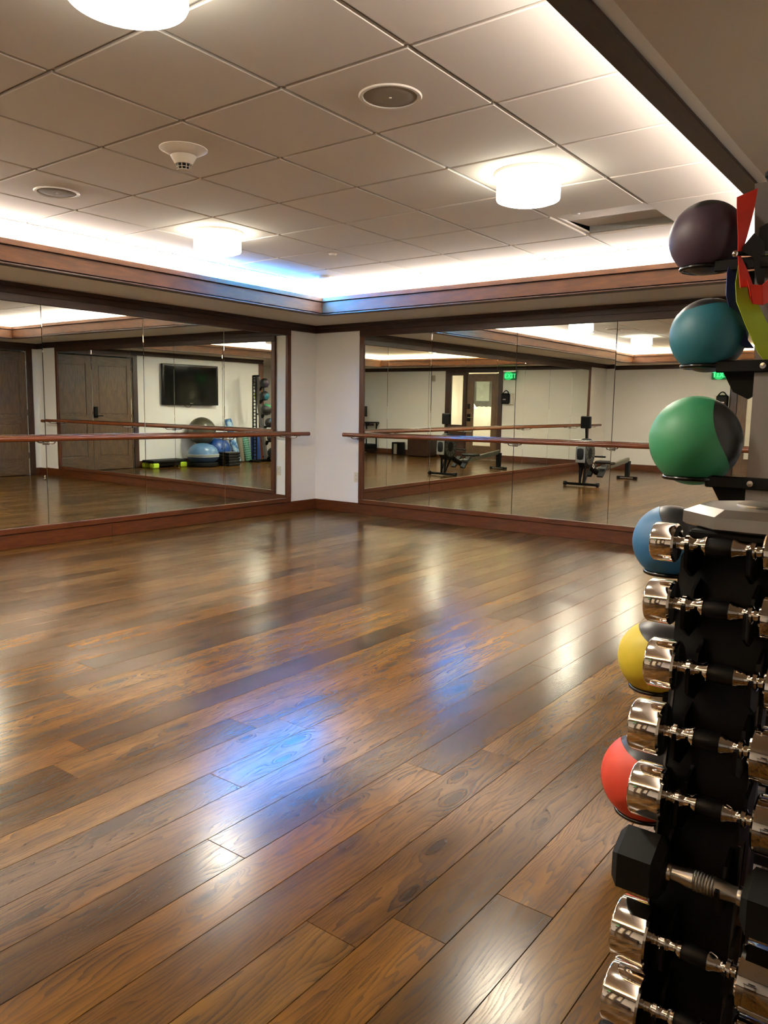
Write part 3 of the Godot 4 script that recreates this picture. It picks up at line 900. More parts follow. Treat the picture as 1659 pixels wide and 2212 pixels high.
# ------------------------------------------------------------------ television wall
func build_tv_wall() -> void:
	var t := thing("television", "large flat black television mounted on the white wall", "television", "", Vector3(-3.2, 1.60, D - 0.10), Basis(Vector3.UP, -0.05))
	part(t, "casing", MB.new().box(Vector3(0, 0, 0.02), Vector3(1.36, 0.80, 0.05), 0.012), M.gloss_black)
	part(t, "screen", MB.new().box(Vector3(0, 0.025, -0.0065), Vector3(1.25, 0.68, 0.004)), mat(5, 6, 7, 0.08))
	part(t, "badge", MB.new().box(Vector3(0, -0.365, -0.0065), Vector3(0.07, 0.012, 0.003)), M.alu)
	part(t, "wall_mount", MB.new().box(Vector3(0, 0, 0.072), Vector3(0.5, 0.4, 0.055)), M.black)
	part(t, "cable", MB.new().tube([Vector3(0.15, -0.4, 0.03), Vector3(0.1, -0.44, 0.03), Vector3(0.02, -0.44, 0.03), Vector3(-0.02, -0.4, 0.03)], 0.005, 6), M.black)
	var s := thing("step_platform", "black aerobic step platform with lime green feet on the floor under the television", "step", "", Vector3(-2.42, 0, 6.12))
	part(s, "deck", MB.new().box(Vector3(0, 0.125, 0), Vector3(0.80, 0.05, 0.36), 0.015), M.rubber)
	part(s, "skirt", MB.new().box(Vector3(0, 0.07, 0), Vector3(0.56, 0.07, 0.28), 0.01), M.black)
	for a in [-0.33, 0.33]:
		for z in [-0.12, 0.12]:
			part(s, "foot", MB.new().box(Vector3(a, 0.05, z), Vector3(0.15, 0.10, 0.13), 0.02), mat(188, 214, 40, 0.5), Transform3D.IDENTITY, "lime green foot")
	var b := thing("balance_trainer", "blue half-dome balance trainer on a black base beside the step platform", "balance trainer", "", Vector3(-3.11, 0, 5.81), Basis.from_scale(Vector3(0.92, 0.94, 0.92)))
	part(b, "base", MB.new().lathe([Vector2(0, 0), Vector2(0.30, 0), Vector2(0.325, 0.02), Vector2(0.325, 0.075), Vector2(0.30, 0.09), Vector2(0, 0.09)], 48), M.rubber)
	part(b, "bladder", MB.new().lathe([Vector2(0.24, 0.09), Vector2(0.31, 0.14), Vector2(0.335, 0.20), Vector2(0.335, 0.215)], 48), mat(38, 62, 92, 0.35))
	part(b, "rim_band", MB.new().lathe([Vector2(0.335, 0.205), Vector2(0.345, 0.207), Vector2(0.345, 0.222), Vector2(0.335, 0.226), Vector2(0.335, 0.236), Vector2(0.346, 0.238), Vector2(0.346, 0.262), Vector2(0.334, 0.266)], 48), mat(150, 154, 150, 0.4))
	part(b, "dome", MB.new().lathe([Vector2(0.334, 0.262), Vector2(0.32, 0.32), Vector2(0.28, 0.39), Vector2(0.21, 0.445), Vector2(0.11, 0.478), Vector2(0, 0.488)], 48, Transform3D.IDENTITY, 50.0), mat(72, 108, 146, 0.28))
	var g := thing("stability_ball", "dark olive grey stability ball resting on top of the blue dome and ball", "exercise ball", "", Vector3(-3.30, 0.685, 6.06))
	part(g, "skin", MB.new().ball(Vector3.ZERO, Vector3(0.28, 0.28, 0.28), 40, 20), mat(70, 66, 52, 0.3))
	part(g, "valve", MB.new().lathe([Vector2(0, 0), Vector2(0.012, 0), Vector2(0.01, 0.006), Vector2(0, 0.006)], 12, Transform3D(Basis(Vector3.RIGHT, -PI * 0.5), Vector3(-0.1, 0, -0.261))), M.black)
	g = thing("stability_ball", "deep blue stability ball wedged behind the black step risers", "exercise ball", "", Vector3(-3.69, 0.28, 6.06))
	part(g, "skin", MB.new().ball(Vector3.ZERO, Vector3(0.28, 0.28, 0.28), 40, 20), mat(20, 62, 128, 0.35))
	part(g, "valve", MB.new().lathe([Vector2(0, 0), Vector2(0.012, 0), Vector2(0.01, 0.006), Vector2(0, 0.006)], 12, Transform3D(Basis(Vector3.RIGHT, -PI * 0.5), Vector3(0.1, 0.05, -0.256))), M.black)
	var first: Node3D = null
	var which := ["bottom black step riser of the stack beside the blue dome", "second black step riser from the floor in the stack", "middle black step riser of the stack of five", "fourth black step riser from the floor in the stack", "topmost black step riser of the stack beside the foam rollers"]
	for k in 5:
		var at := Transform3D(Basis.IDENTITY, Vector3(-3.59, 0.056 * k, 5.57))
		if first == null:
			first = thing("step_riser", which[0], "step riser", "black step risers stacked by the wall", at.origin)
			part(first, "block", MB.new().box(Vector3(0, 0.028, 0), Vector3(0.30, 0.04, 0.30), 0.006), M.rubber)
			for sx in [-1.0, 1.0]:
				part(first, "foot", MB.new().box(Vector3(sx * 0.12, 0.0045, 0), Vector3(0.04, 0.009, 0.26), 0.001), M.black)
			part(first, "edge_band", MB.new().box(Vector3(0, 0.05, 0), Vector3(0.28, 0.006, 0.28), 0.001), mat(66, 64, 60, 0.6))
		else:
			again(first, which[k], at)
	# rolls standing against the wall
	var marble := mat(255, 255, 255, 0.6)
	var nt := NoiseTexture2D.new()
	nt.width = 256; nt.height = 256; nt.seamless = true
	var nz := noise(5, 0.018, 4)
	nz.domain_warp_enabled = true
	nz.domain_warp_amplitude = 40.0
	nt.noise = nz
	var gr := Gradient.new()
	gr.offsets = PackedFloat32Array([0.0, 0.45, 0.6, 1.0])
	gr.colors = PackedColorArray([Color8(38, 74, 128), Color8(74, 118, 172), Color8(150, 186, 216), Color8(206, 224, 236)])
	nt.color_ramp = gr
	marble.albedo_texture = nt
	marble.uv1_scale = Vector3(1, 1.4, 1)
	roll("foam_roller", "tall blue marbled foam roller leaning on the wall behind the step risers", Vector3(-4.25, 0.02, 6.06), 0.075, 0.92, Basis(Vector3.BACK, -0.20) * Basis(Vector3.RIGHT, 0.10), marble, mat(60, 100, 150, 0.7))
	roll("rolled_mat", "grey rolled exercise mat standing between the blue and green rollers", Vector3(-4.43, 0.01, 6.14), 0.068, 0.62, Basis(Vector3.RIGHT, 0.12), mat(118, 112, 96, 0.8), mat(70, 66, 58, 0.8))
	var ribbed := mat(255, 255, 255, 0.6)
	var im := Image.create(128, 128, false, Image.FORMAT_RGB8)
	im.fill(Color8(134, 196, 170))
	for k in 8:
		im.fill_rect(Rect2i(k * 16, 0, 4, 128), Color8(44, 92, 78))
		im.fill_rect(Rect2i(0, k * 16, 128, 4), Color8(44, 92, 78))
	ribbed.albedo_texture = ImageTexture.create_from_image(im)
	ribbed.uv1_scale = Vector3(2, 2.6, 1)
	roll("foam_roller", "mint green foam roller with a dark grid of grooves leaning on the wall", Vector3(-4.66, 0.01, 6.16), 0.075, 0.64, Basis(Vector3.BACK, -0.10) * Basis(Vector3.RIGHT, 0.12), ribbed, mat(60, 110, 92, 0.7))
	roll("rolled_mat", "thick royal blue rolled mat standing next to the mint green roller", Vector3(-4.92, 0.006, 6.20), 0.10, 0.66, Basis(Vector3.RIGHT, 0.05), mat(16, 64, 132, 0.6), mat(12, 44, 96, 0.7))

func roll(called: String, label: String, at: Vector3, r: float, h: float, bas: Basis, m: Material, m2: Material) -> void:
	var t := thing(called, label, "roller" if called == "foam_roller" else "mat", "", at, bas)
	part(t, "sleeve", MB.new().lathe([Vector2(r * 0.94, 0.004), Vector2(r, 0.012), Vector2(r, h - 0.012), Vector2(r * 0.94, h)], 32), m)
	part(t, "end_face", MB.new().lathe([Vector2(r * 0.32, h - 0.004), Vector2(r * 0.94, h), Vector2(r * 0.94, h - 0.01)], 32), m2)
	part(t, "core", MB.new().lathe([Vector2(0, 0.0), Vector2(r * 0.9, 0.0), Vector2(r * 0.9, h - 0.05), Vector2(0, h - 0.05)], 24), m2)

# ------------------------------------------------------------------ exit wall
func build_back_wall() -> void:
	var zc := 2.33
	var t := thing("exit_sign", "green glowing EXIT sign hanging above the black pouch", "sign", "", Vector3(-W + 0.05, 2.0, zc))
	part(t, "housing", MB.new().box(Vector3(0, 0.088, 0), Vector3(0.06, 0.035, 0.36), 0.006), M.alu)
	part(t, "panel", MB.new().box(Vector3(0, -0.02, 0), Vector3(0.012, 0.18, 0.32), 0.002), glow(16, 104, 62, 0.09))
	var tm := TextMesh.new()
	var sf := SystemFont.new()
	sf.font_names = PackedStringArray(["Droid Sans"])
	sf.font_weight = 700
	tm.font = sf
	tm.text = "EXIT"
	tm.font_size = 64
	tm.pixel_size = 0.0022
	tm.depth = 0.006
	part(t, "lettering", tm, glow(70, 215, 140, 0.30), Transform3D(Basis(Vector3.UP, PI * 0.5), Vector3(0.009, -0.02, 0)))
	var l := OmniLight3D.new()
	l.name = "exit_sign_light"
	l.light_color = Color(0.2, 1.0, 0.5)
	l.light_energy = 0.002
	l.light_size = 0.1
	l.omni_range = 12.0
	l.omni_attenuation = 2.0
	l.shadow_enabled = true
	t.add_child(l)
	l.position = Vector3(0.1, -0.02, 0)
	var b := thing("equipment_pouch", "black zipped pouch hung on a wall box below the exit sign", "bag", "", Vector3(-W + 0.05, 1.46, zc + 0.06))
	part(b, "wall_box", MB.new().box(Vector3(-0.01, -0.01, -0.05), Vector3(0.08, 0.26, 0.2), 0.01), M.plastic)
	part(b, "body", MB.new().box(Vector3(0.05, 0, 0.02), Vector3(0.07, 0.25, 0.23), 0.03), M.black)
	part(b, "tag", MB.new().box(Vector3(0.087, -0.02, 0.03), Vector3(0.003, 0.02, 0.07)), M.alu)
	part(b, "strap", MB.new().tube([Vector3(0.05, 0.12, -0.06), Vector3(0.04, 0.17, -0.02), Vector3(0.03, 0.185, 0.01), Vector3(0.04, 0.17, 0.05), Vector3(0.05, 0.12, 0.09)], 0.012, 8), M.black)
	var s := thing("wall_speaker", "small beige plate high on the white wall next to the sidelight", "wall plate", "", Vector3(-W + 0.012, 1.94, 4.5))
	part(s, "plate", MB.new().box(Vector3.ZERO, Vector3(0.024, 0.15, 0.11), 0.004), mat(186, 176, 158, 0.6))
	part(s, "inset", MB.new().box(Vector3(0.012, 0, 0), Vector3(0.004, 0.11, 0.07), 0.001), mat(160, 150, 134, 0.6))
	var c := thing("low_cabinet", "low dark brown wooden cabinet on the floor against the exit wall", "cabinet", "", Vector3(-W + 0.25, 0, 4.62))
	part(c, "body", MB.new().box(Vector3(0, 0.26, 0), Vector3(0.42, 0.48, 0.62), 0.004), M.crown)
	part(c, "top", MB.new().box(Vector3(0.01, 0.512, 0), Vector3(0.46, 0.025, 0.66), 0.004), M.crown)
	part(c, "plinth", MB.new().box(Vector3(-0.02, 0.01, 0), Vector3(0.38, 0.02, 0.58)), M.black)
	var k := thing("floor_box", "small black upright box with a grey front standing by the exit wall", "box", "", Vector3(-W + 0.2, 0, 5.4))
	part(k, "body", MB.new().box(Vector3(0, 0.16, 0), Vector3(0.26, 0.32, 0.24), 0.008), M.black)
	part(k, "front", MB.new().box(Vector3(0.131, 0.15, 0), Vector3(0.006, 0.26, 0.10), 0.002), mat(120, 116, 104, 0.6))
	var r := thing("rolling_cart", "black rolling cart with a lower shelf in the corner by the exit wall", "cart", "", Vector3(-W + 0.36, 0, 6.45))
	part(r, "top", MB.new().box(Vector3(0, 0.80, 0), Vector3(0.5, 0.03, 0.7), 0.005), M.black)
	part(r, "shelf", MB.new().box(Vector3(0, 0.18, 0), Vector3(0.46, 0.12, 0.62), 0.01), M.black)
	part(r, "drawer", MB.new().box(Vector3(0.0, 0.74, 0.05), Vector3(0.46, 0.06, 0.5), 0.006), mat(88, 66, 78, 0.6))
	for sx in [-1.0, 1.0]:
		for sz in [-1.0, 1.0]:
			var lg := part(r, "leg", MB.new().box(Vector3(sx * 0.21, 0.43, sz * 0.29), Vector3(0.03, 0.74, 0.03), 0.004), M.black)
			part(lg, "caster", MB.new().lathe([Vector2(0, -0.012), Vector2(0.03, -0.012), Vector2(0.03, 0.012), Vector2(0, 0.012)], 16, Transform3D(Basis(Vector3.RIGHT, PI * 0.5), Vector3(sx * 0.21, 0.03, sz * 0.29))), M.steel)
			part(r, "arm", MB.new().tube([Vector3(sx * 0.21, 0.70, sz * 0.30), Vector3(sx * 0.21, 0.76, sz * 0.34), Vector3(sx * 0.21, 0.79, sz * 0.38)], 0.012, 8), M.black)
	var m := thing("computer_monitor", "dark flat computer monitor standing on the black rolling cart", "monitor", "", Vector3(-W + 0.32, 0.815, 6.56))
	part(m, "stand", MB.new().lathe([Vector2(0, 0), Vector2(0.09, 0), Vector2(0.09, 0.012), Vector2(0.02, 0.02), Vector2(0.02, 0.16), Vector2(0, 0.16)], 20), M.black)
	part(m, "casing", MB.new().box(Vector3(0, 0.27, 0), Vector3(0.03, 0.27, 0.42), 0.006), M.black)
	part(m, "screen", MB.new().box(Vector3(0.016, 0.275, 0), Vector3(0.003, 0.23, 0.39)), mat(52, 58, 52, 0.15))

# ------------------------------------------------------------------ rowing machine (along x, flywheel towards the mirror)
func build_rower() -> void:
	var t := thing("rowing_machine", "black rowing machine with a round flywheel standing in front of the exit wall", "rowing machine", "", Vector3(-5.0, 0, 1.36))
	part(t, "front_foot", MB.new().box(Vector3(0, 0.035, 0), Vector3(0.05, 0.04, 0.56), 0.006), M.black)
	for s in [-1.0, 1.0]:
		part(t, "wheel", MB.new().lathe([Vector2(0, -0.025), Vector2(0.036, -0.02), Vector2(0.036, 0.02), Vector2(0, 0.025)], 18, Transform3D(Basis(Vector3.RIGHT, PI * 0.5), Vector3(0.02, 0.038, s * 0.28))), M.rubber)
		part(t, "front_leg", MB.new().tube([Vector3(0, 0.04, s * 0.03), Vector3(-0.02, 0.40, s * 0.05), Vector3(-0.03, 0.72, s * 0.06)], 0.022, 8), M.black)
		part(t, "brace", MB.new().tube([Vector3(0, 0.05, s * 0.04), Vector3(-0.18, 0.34, s * 0.06)], 0.016, 8), M.black)
	var roty := Transform3D(Basis(Vector3.RIGHT, PI * 0.5), Vector3(-0.12, 0.53, 0))
	part(t, "flywheel_housing", MB.new().lathe([Vector2(0, -0.075), Vector2(0.20, -0.075), Vector2(0.245, -0.05), Vector2(0.25, 0), Vector2(0.245, 0.05), Vector2(0.20, 0.075), Vector2(0, 0.075)], 40, roty), M.rubber)
	for s in [-1.0, 1.0]:
		var g := part(t, "vent_ring", MB.new().lathe([Vector2(0.09, 0), Vector2(0.095, 0.006), Vector2(0.18, 0.006), Vector2(0.185, 0)], 36, roty * Transform3D(Basis(Vector3.RIGHT, 0.0 if s > 0.0 else PI), Vector3(0, s * 0.075, 0))), mat(62, 62, 60, 0.5))
		for k in 12:
			var a := TAU * k / 12
			part(g, "fin", MB.new().box(Vector3(-0.12 + cos(a) * 0.137, 0.53 + sin(a) * 0.137, s * 0.083), Vector3(0.085, 0.008, 0.004), 0.0, Basis(Vector3.BACK, a)), M.black)
	var tm := TextMesh.new()
	var sf := SystemFont.new()
	sf.font_names = PackedStringArray(["Droid Sans"])
	sf.font_weight = 700
	tm.font = sf
	tm.text = "C2"
	tm.font_size = 48
	tm.pixel_size = 0.0016
	tm.depth = 0.004
	part(t, "lettering", tm, M.plastic, Transform3D(Basis(Vector3.BACK, 0.55), Vector3(-0.34, 0.31, 0.052)))
	part(t, "band", MB.new().box(Vector3(0.10, 0.52, 0), Vector3(0.02, 0.26, 0.16), 0.006), mat(120, 120, 116, 0.5))
	part(t, "frame", MB.new().tube([Vector3(-0.10, 0.46, 0), Vector3(-0.40, 0.27, 0), Vector3(-0.62, 0.19, 0)], 0.05, 12), M.black)
	part(t, "rail", MB.new().box(Vector3(-1.35, 0.29, 0), Vector3(1.56, 0.085, 0.05), 0.01, Basis(Vector3.BACK, -0.085)), mat(118, 118, 108, 0.35, 0.6))
	for s in [-1.0, 1.0]:
		var fp := part(t, "foot_plate", MB.new().box(Vector3(-0.62, 0.22, s * 0.10), Vector3(0.30, 0.035, 0.11), 0.012, Basis(Vector3.BACK, -0.72)), M.rubber)
		part(fp, "strap", MB.new().box(Vector3(-0.60, 0.27, s * 0.10), Vector3(0.05, 0.02, 0.13), 0.006, Basis(Vector3.BACK, -0.72)), mat(60, 60, 58, 0.7))
	part(t, "seat", MB.new().box(Vector3(-0.98, 0.345, 0), Vector3(0.24, 0.045, 0.30), 0.02), M.rubber)
	part(t, "rear_leg", MB.new().prism(PackedVector2Array([Vector2(-0.07, 0.33), Vector2(0.05, 0.33), Vector2(0.03, 0.04), Vector2(-0.05, 0.04)]), 0.07, Transform3D(Basis.IDENTITY, Vector3(-2.10, 0, 0))), M.black)
	part(t, "rear_foot", MB.new().box(Vector3(-2.10, 0.025, 0), Vector3(0.06, 0.05, 0.38), 0.008), M.black)
	part(t, "foot_label", MB.new().box(Vector3(-2.068, 0.025, 0), Vector3(0.003, 0.018, 0.24)), M.alu)
	part(t, "monitor_arm", MB.new().tube([Vector3(-0.12, 0.72, 0), Vector3(-0.10, 0.86, 0), Vector3(-0.08, 0.98, 0)], 0.018, 8), M.black)
	var mo := part(t, "monitor", MB.new().box(Vector3(-0.07, 1.04, 0), Vector3(0.06, 0.20, 0.17), 0.012), M.black)
	part(mo, "display", MB.new().box(Vector3(-0.102, 1.05, 0), Vector3(0.004, 0.11, 0.12)), mat(70, 80, 70, 0.2))
	part(t, "handle", MB.new().tube([Vector3(-0.42, 0.47, -0.22), Vector3(-0.40, 0.47, 0), Vector3(-0.42, 0.47, 0.22)], 0.015, 8), M.rubber)

# ------------------------------------------------------------------ medicine balls on their rack
const BALLS := [
	[Vector3(-4.758, 1.690, 5.759), 0.101, Color8(62, 44, 58), "dark purple and black medicine ball, topmost on the rack"],
	[Vector3(-4.781, 1.420, 5.786), 0.103, Color8(28, 98, 112), "teal and black medicine ball below the purple one"],
	[Vector3(-4.830, 1.128, 5.783), 0.124, Color8(46, 128, 84), "large green and black medicine ball, third from the top"],
	[Vector3(-4.897, 0.847, 5.754), 0.103, Color8(42, 98, 140), "blue and black medicine ball behind the silver octagon plate"],
	[Vector3(-4.952, 0.526, 5.750), 0.103, Color8(196, 176, 44), "yellow and black medicine ball behind the chrome dumbbells"],
	[Vector3(-5.000, 0.195, 5.756), 0.121, Color8(206, 68, 48), "red and black medicine ball, lowest on the rack"]]

func two_tone(r: float, turn: Basis, k: float, off: float) -> Array:
	# a sphere divided by a saddle-shaped seam into a coloured panel and a black shell
	var seg := 56
	var rings := 28
	var a := MB.new()
	var b := MB.new()
	var f := func(d: Vector3) -> float:
		var e := turn.transposed() * d
		return e.z - k * (e.x * e.x - e.y * e.y) + off
	var emit := func(mb: MB, poly: Array, rr: float) -> void:
		for i in range(1, poly.size() - 1):
			mb.tri(poly[0] * rr, poly[i] * rr, poly[i + 1] * rr, poly[0], poly[i], poly[i + 1])
	for i in rings:
		for j in seg:
			var q := []
			for e in [[i, j], [i, j + 1], [i + 1, j + 1], [i + 1, j]]:
				var th: float = PI * e[0] / rings
				var ph: float = TAU * e[1] / seg
				q.append(Vector3(sin(th) * cos(ph), cos(th), sin(th) * sin(ph)))
			var pos := []
			var neg := []
			for m in 4:
				var d0: Vector3 = q[m]
				var d1: Vector3 = q[(m + 1) % 4]
				var f0: float = f.call(d0)
				var f1: float = f.call(d1)
				if f0 >= 0.0: pos.append(d0)
				else: neg.append(d0)
				if (f0 >= 0.0) != (f1 >= 0.0):
					var x := d0.lerp(d1, f0 / (f0 - f1)).normalized()
					pos.append(x)
					neg.append(x)
			if pos.size() > 2: emit.call(a, pos, r)
			if neg.size() > 2: emit.call(b, neg, r - 0.0012)
	return [a, b]

func build_ball_rack() -> void:
	var t := thing("medicine_ball_rack", "leaning grey and black rack with ring arms holding six medicine balls", "rack")
	# leaning front post and upright back post joined at the top
	var lean := atan2(0.242, 1.492)
	var post := Basis(Vector3.BACK, -lean)
	var zc := 5.965
	part(t, "front_post", MB.new().prism(PackedVector2Array([Vector2(-0.095, 0.90), Vector2(0.095, 0.90), Vector2(0.06, 0.38), Vector2(0.05, -0.90), Vector2(-0.03, -0.90), Vector2(-0.031, 0.03), Vector2(-0.043, 0.38)]), 0.05, Transform3D(post * Basis(Vector3.UP, -PI * 0.5), Vector3(-4.862, 0.93, zc))), M.grey_post)
	part(t, "top_cap", MB.new().box(Vector3(-4.715, 1.835, zc + 0.015), Vector3(0.085, 0.035, 0.17), 0.012, post), M.black)
	for s in [-1.0, 1.0]:
		part(t, "back_upright", MB.new().box(Vector3(-4.66, 0.92, zc + s * 0.05), Vector3(0.03, 1.82, 0.02), 0.003), M.black)
	for k in 24:
		part(t, "rung", MB.new().box(Vector3(-4.66, 0.12 + k * 0.072, zc), Vector3(0.024, 0.018, 0.09)), M.black)
	part(t, "base", MB.new().box(Vector3(-4.83, 0.025, zc), Vector3(0.55, 0.05, 0.10), 0.008), M.black)
	for s in [-0.22, 0.22]:
		part(t, "base_foot", MB.new().box(Vector3(-4.83 + s, 0.015, zc - 0.06), Vector3(0.06, 0.03, 0.34), 0.008), M.black)
	for e in BALLS:
		var c: Vector3 = e[0]
		var r: float = e[1]
		var rr := r * 0.62
		var y := c.y - sqrt((r + 0.004) * (r + 0.004) - rr * rr)
		var ring := []
		for k in 36:
			ring.append(Vector3(c.x + cos(TAU * k / 36) * rr, y, c.z + sin(TAU * k / 36) * rr))
		var o := part(t, "arm", MB.new().box(Vector3(c.x - 0.052, y - 0.004, (c.z + rr * 0.62 + zc + 0.16) * 0.5), Vector3(0.010, 0.032, zc + 0.16 - c.z - rr * 0.62), 0.003), M.black)
		part(o, "ring", MB.new().tube(ring, 0.0065, 10, true), M.gloss_black)
		part(o, "gusset", MB.new().prism(PackedVector2Array([Vector2(-0.05, 0.0), Vector2(0.05, 0.0), Vector2(0.05, -0.055), Vector2(0.02, -0.075), Vector2(-0.02, -0.055)]), 0.008, Transform3D(Basis(Vector3.UP, -PI * 0.5), Vector3(c.x + 0.01, y - 0.015, zc - 0.085))), M.black)
		part(o, "bolt", MB.new().lathe([Vector2(0, 0), Vector2(0.008, 0), Vector2(0.008, 0.005), Vector2(0, 0.006)], 10, Transform3D(Basis(Vector3.BACK, PI * 0.5), Vector3(c.x - 0.057, y - 0.004, zc - 0.02))), M.steel)
	# per ball: middle of the coloured panel and its long axis, in (towards the alcove opening, along the room, up) directions
	var front := Vector3(-0.95, 0.0, 0.25)
	var side := Vector3(0.25, 0.0, 0.95)
	var turns := [
		[front * 0.78 - side * 0.45 - Vector3.UP * 0.16, side * 0.92 + Vector3.UP * 0.20],
		[front * 0.78 - side * 0.45 - Vector3.UP * 0.14, side * 0.92 + Vector3.UP * 0.24],
		[front * 0.82 - side * 0.42 + Vector3.UP * 0.10, Vector3.UP * 0.90 - side * 0.35],
		[front * 0.70 - side * 0.45 - Vector3.UP * 0.25, Vector3.UP * 0.42 - side * 0.80],
		[front * 0.75 - side * 0.40 - Vector3.UP * 0.18, Vector3.UP * 0.25 - side * 0.90],
		[front * 0.75 - side * 0.30 - Vector3.UP * 0.12, Vector3.UP * 0.15 - side * 0.90]]
	for k in BALLS.size():
		var e: Array = BALLS[k]
		var b := thing("medicine_ball", e[3], "medicine ball", "medicine balls on the rack", e[0])
		var fz: Vector3 = turns[k][0].normalized()
		var fy: Vector3 = turns[k][1]
		fy = (fy - fz * fy.dot(fz)).normalized()
		var bas := Basis(fy.cross(fz), fy, fz)
		var m := StandardMaterial3D.new()
		m.albedo_color = e[2]
		m.roughness = 0.52
		var ab := two_tone(e[1], bas, 0.80, -0.16)
		part(b, "colour_panel", ab[0], m)
		part(b, "black_panel", ab[1], M.ball_black)

func build_bands() -> void:
	# loop bands hung over a peg of the ball rack; u runs along the picture's right, v down
	var eu := Vector3(0.60, 0.0, 0.80)
	var red := mat(196, 40, 22, 0.5)
	var lime := mat(142, 160, 18, 0.5)
	var navy := mat(24, 34, 92, 0.5)
	var blk := mat(14, 13, 14, 0.5)
	var p := thing("resistance_band", "bright red resistance band draped from the top of the ball rack", "resistance band", "bands hung on the ball rack")
	var a := [Vector3(-4.800, 1.786, 5.866), Vector3(-4.812, 1.735, 5.868), Vector3(-4.826, 1.670, 5.868), Vector3(-4.834, 1.616, 5.866), Vector3(-4.840, 1.575, 5.880), Vector3(-4.846, 1.535, 5.892)]
	var wv := [eu * 0.027 + Vector3.UP * 0.012, eu * 0.022 + Vector3.UP * 0.006, eu * 0.012, eu * 0.004, eu * 0.012, eu * 0.017 + Vector3.UP * 0.002]
	part(p, "hanging_length", MB.new().ribbon(a, wv, 0.003), red)
	var low := [Vector3(-4.846, 1.535, 5.895), Vector3(-4.850, 1.515, 5.905), Vector3(-4.838, 1.512, 5.930), Vector3(-4.815, 1.535, 5.955), Vector3(-4.79, 1.58, 5.975), Vector3(-4.77, 1.63, 5.99)]
	var lw := [Vector3(0, 0.026, -0.006), Vector3(-0.01, 0.024, -0.004), Vector3(-0.01, 0.024, 0.0), Vector3(-0.008, 0.024, -0.01), Vector3(0.01, 0.02, -0.014), Vector3(0.012, 0.018, -0.014)]
	part(p, "loop", MB.new().ribbon(low, lw, 0.003), red)
	p = thing("resistance_band", "lime green resistance band hanging in a wide curve below the red one", "resistance band", "bands hung on the ball rack")
	a = [Vector3(-4.822, 1.605, 5.868), Vector3(-4.826, 1.55, 5.872), Vector3(-4.828, 1.50, 5.890), Vector3(-4.826, 1.44, 5.918), Vector3(-4.820, 1.38, 5.950), Vector3(-4.806, 1.33, 5.992), Vector3(-4.79, 1.30, 6.04)]
	wv = [eu * 0.006, eu * 0.014, eu * 0.027, eu * 0.030, eu * 0.026 + Vector3.UP * 0.016, eu * 0.02 + Vector3.UP * 0.026, Vector3.UP * 0.032]
	part(p, "hanging_length", MB.new().ribbon(a, wv, 0.003), lime)
	a = [Vector3(-4.79, 1.30, 6.04), Vector3(-4.78, 1.36, 6.07), Vector3(-4.78, 1.46, 6.06), Vector3(-4.79, 1.56, 6.0), Vector3(-4.80, 1.62, 5.93)]
	wv = [Vector3.UP * 0.03, eu * 0.02 + Vector3.UP * 0.02, eu * 0.028, eu * 0.024, eu * 0.012]
	part(p, "loop", MB.new().ribbon(a, wv, 0.003), lime)
	p = thing("resistance_band", "dark blue resistance band hanging closest to the purple and teal balls", "resistance band", "bands hung on the ball rack")
	a = [Vector3(-4.795, 1.63, 5.848), Vector3(-4.812, 1.58, 5.846), Vector3(-4.818, 1.52, 5.850), Vector3(-4.815, 1.46, 5.866), Vector3(-4.810, 1.40, 5.882), Vector3(-4.80, 1.38, 5.90)]
	wv = [eu * 0.012, eu * 0.015, eu * 0.016, eu * 0.014, eu * 0.016, eu * 0.012]
	part(p, "hanging_length", MB.new().ribbon(a, wv, 0.003), navy)
	p = thing("resistance_band", "black resistance band twisted beside the red band on the peg", "resistance band", "bands hung on the ball rack")
	a = [Vector3(-4.835, 1.635, 5.872), Vector3(-4.822, 1.645, 5.895), Vector3(-4.812, 1.60, 5.915), Vector3(-4.806, 1.55, 5.925)]
	wv = [Vector3.UP * 0.006, Vector3.UP * 0.03, Vector3.UP * 0.052 + eu * 0.006, Vector3.UP * 0.02]
	part(p, "hanging_length", MB.new().ribbon(a, wv, 0.003), blk)
	a = [Vector3(-4.812, 1.66, 5.905), Vector3(-4.80, 1.67, 5.94), Vector3(-4.79, 1.70, 5.98)]
	wv = [Vector3.UP * 0.03, Vector3.UP * 0.04, Vector3.UP * 0.03]
	part(p, "loop", MB.new().ribbon(a, wv, 0.003), blk)
	var g := thing("band_peg", "short chrome-tipped peg on the ball rack that carries the bands", "peg")
	part(g, "rod", MB.new().tube([Vector3(-4.75, 1.635, 5.90), Vector3(-4.85, 1.622, 5.862)], 0.006, 10), M.black)
	part(g, "tip", MB.new().ball(Vector3(-4.856, 1.621, 5.860), Vector3(0.009, 0.009, 0.009), 14, 8), M.chrome)

# ------------------------------------------------------------------ dumbbell tower
func head_profile(r: float, l: float) -> Array:
	var b := minf(0.006, r * 0.15)
	return [Vector2(0, 0), Vector2(r - b * 1.4, 0), Vector2(r - b * 0.5, b * 0.25), Vector2(r, b), Vector2(r, l - b * 0.6), Vector2(r - b * 0.6, l), Vector2(r * 0.3, l), Vector2(0, l)]

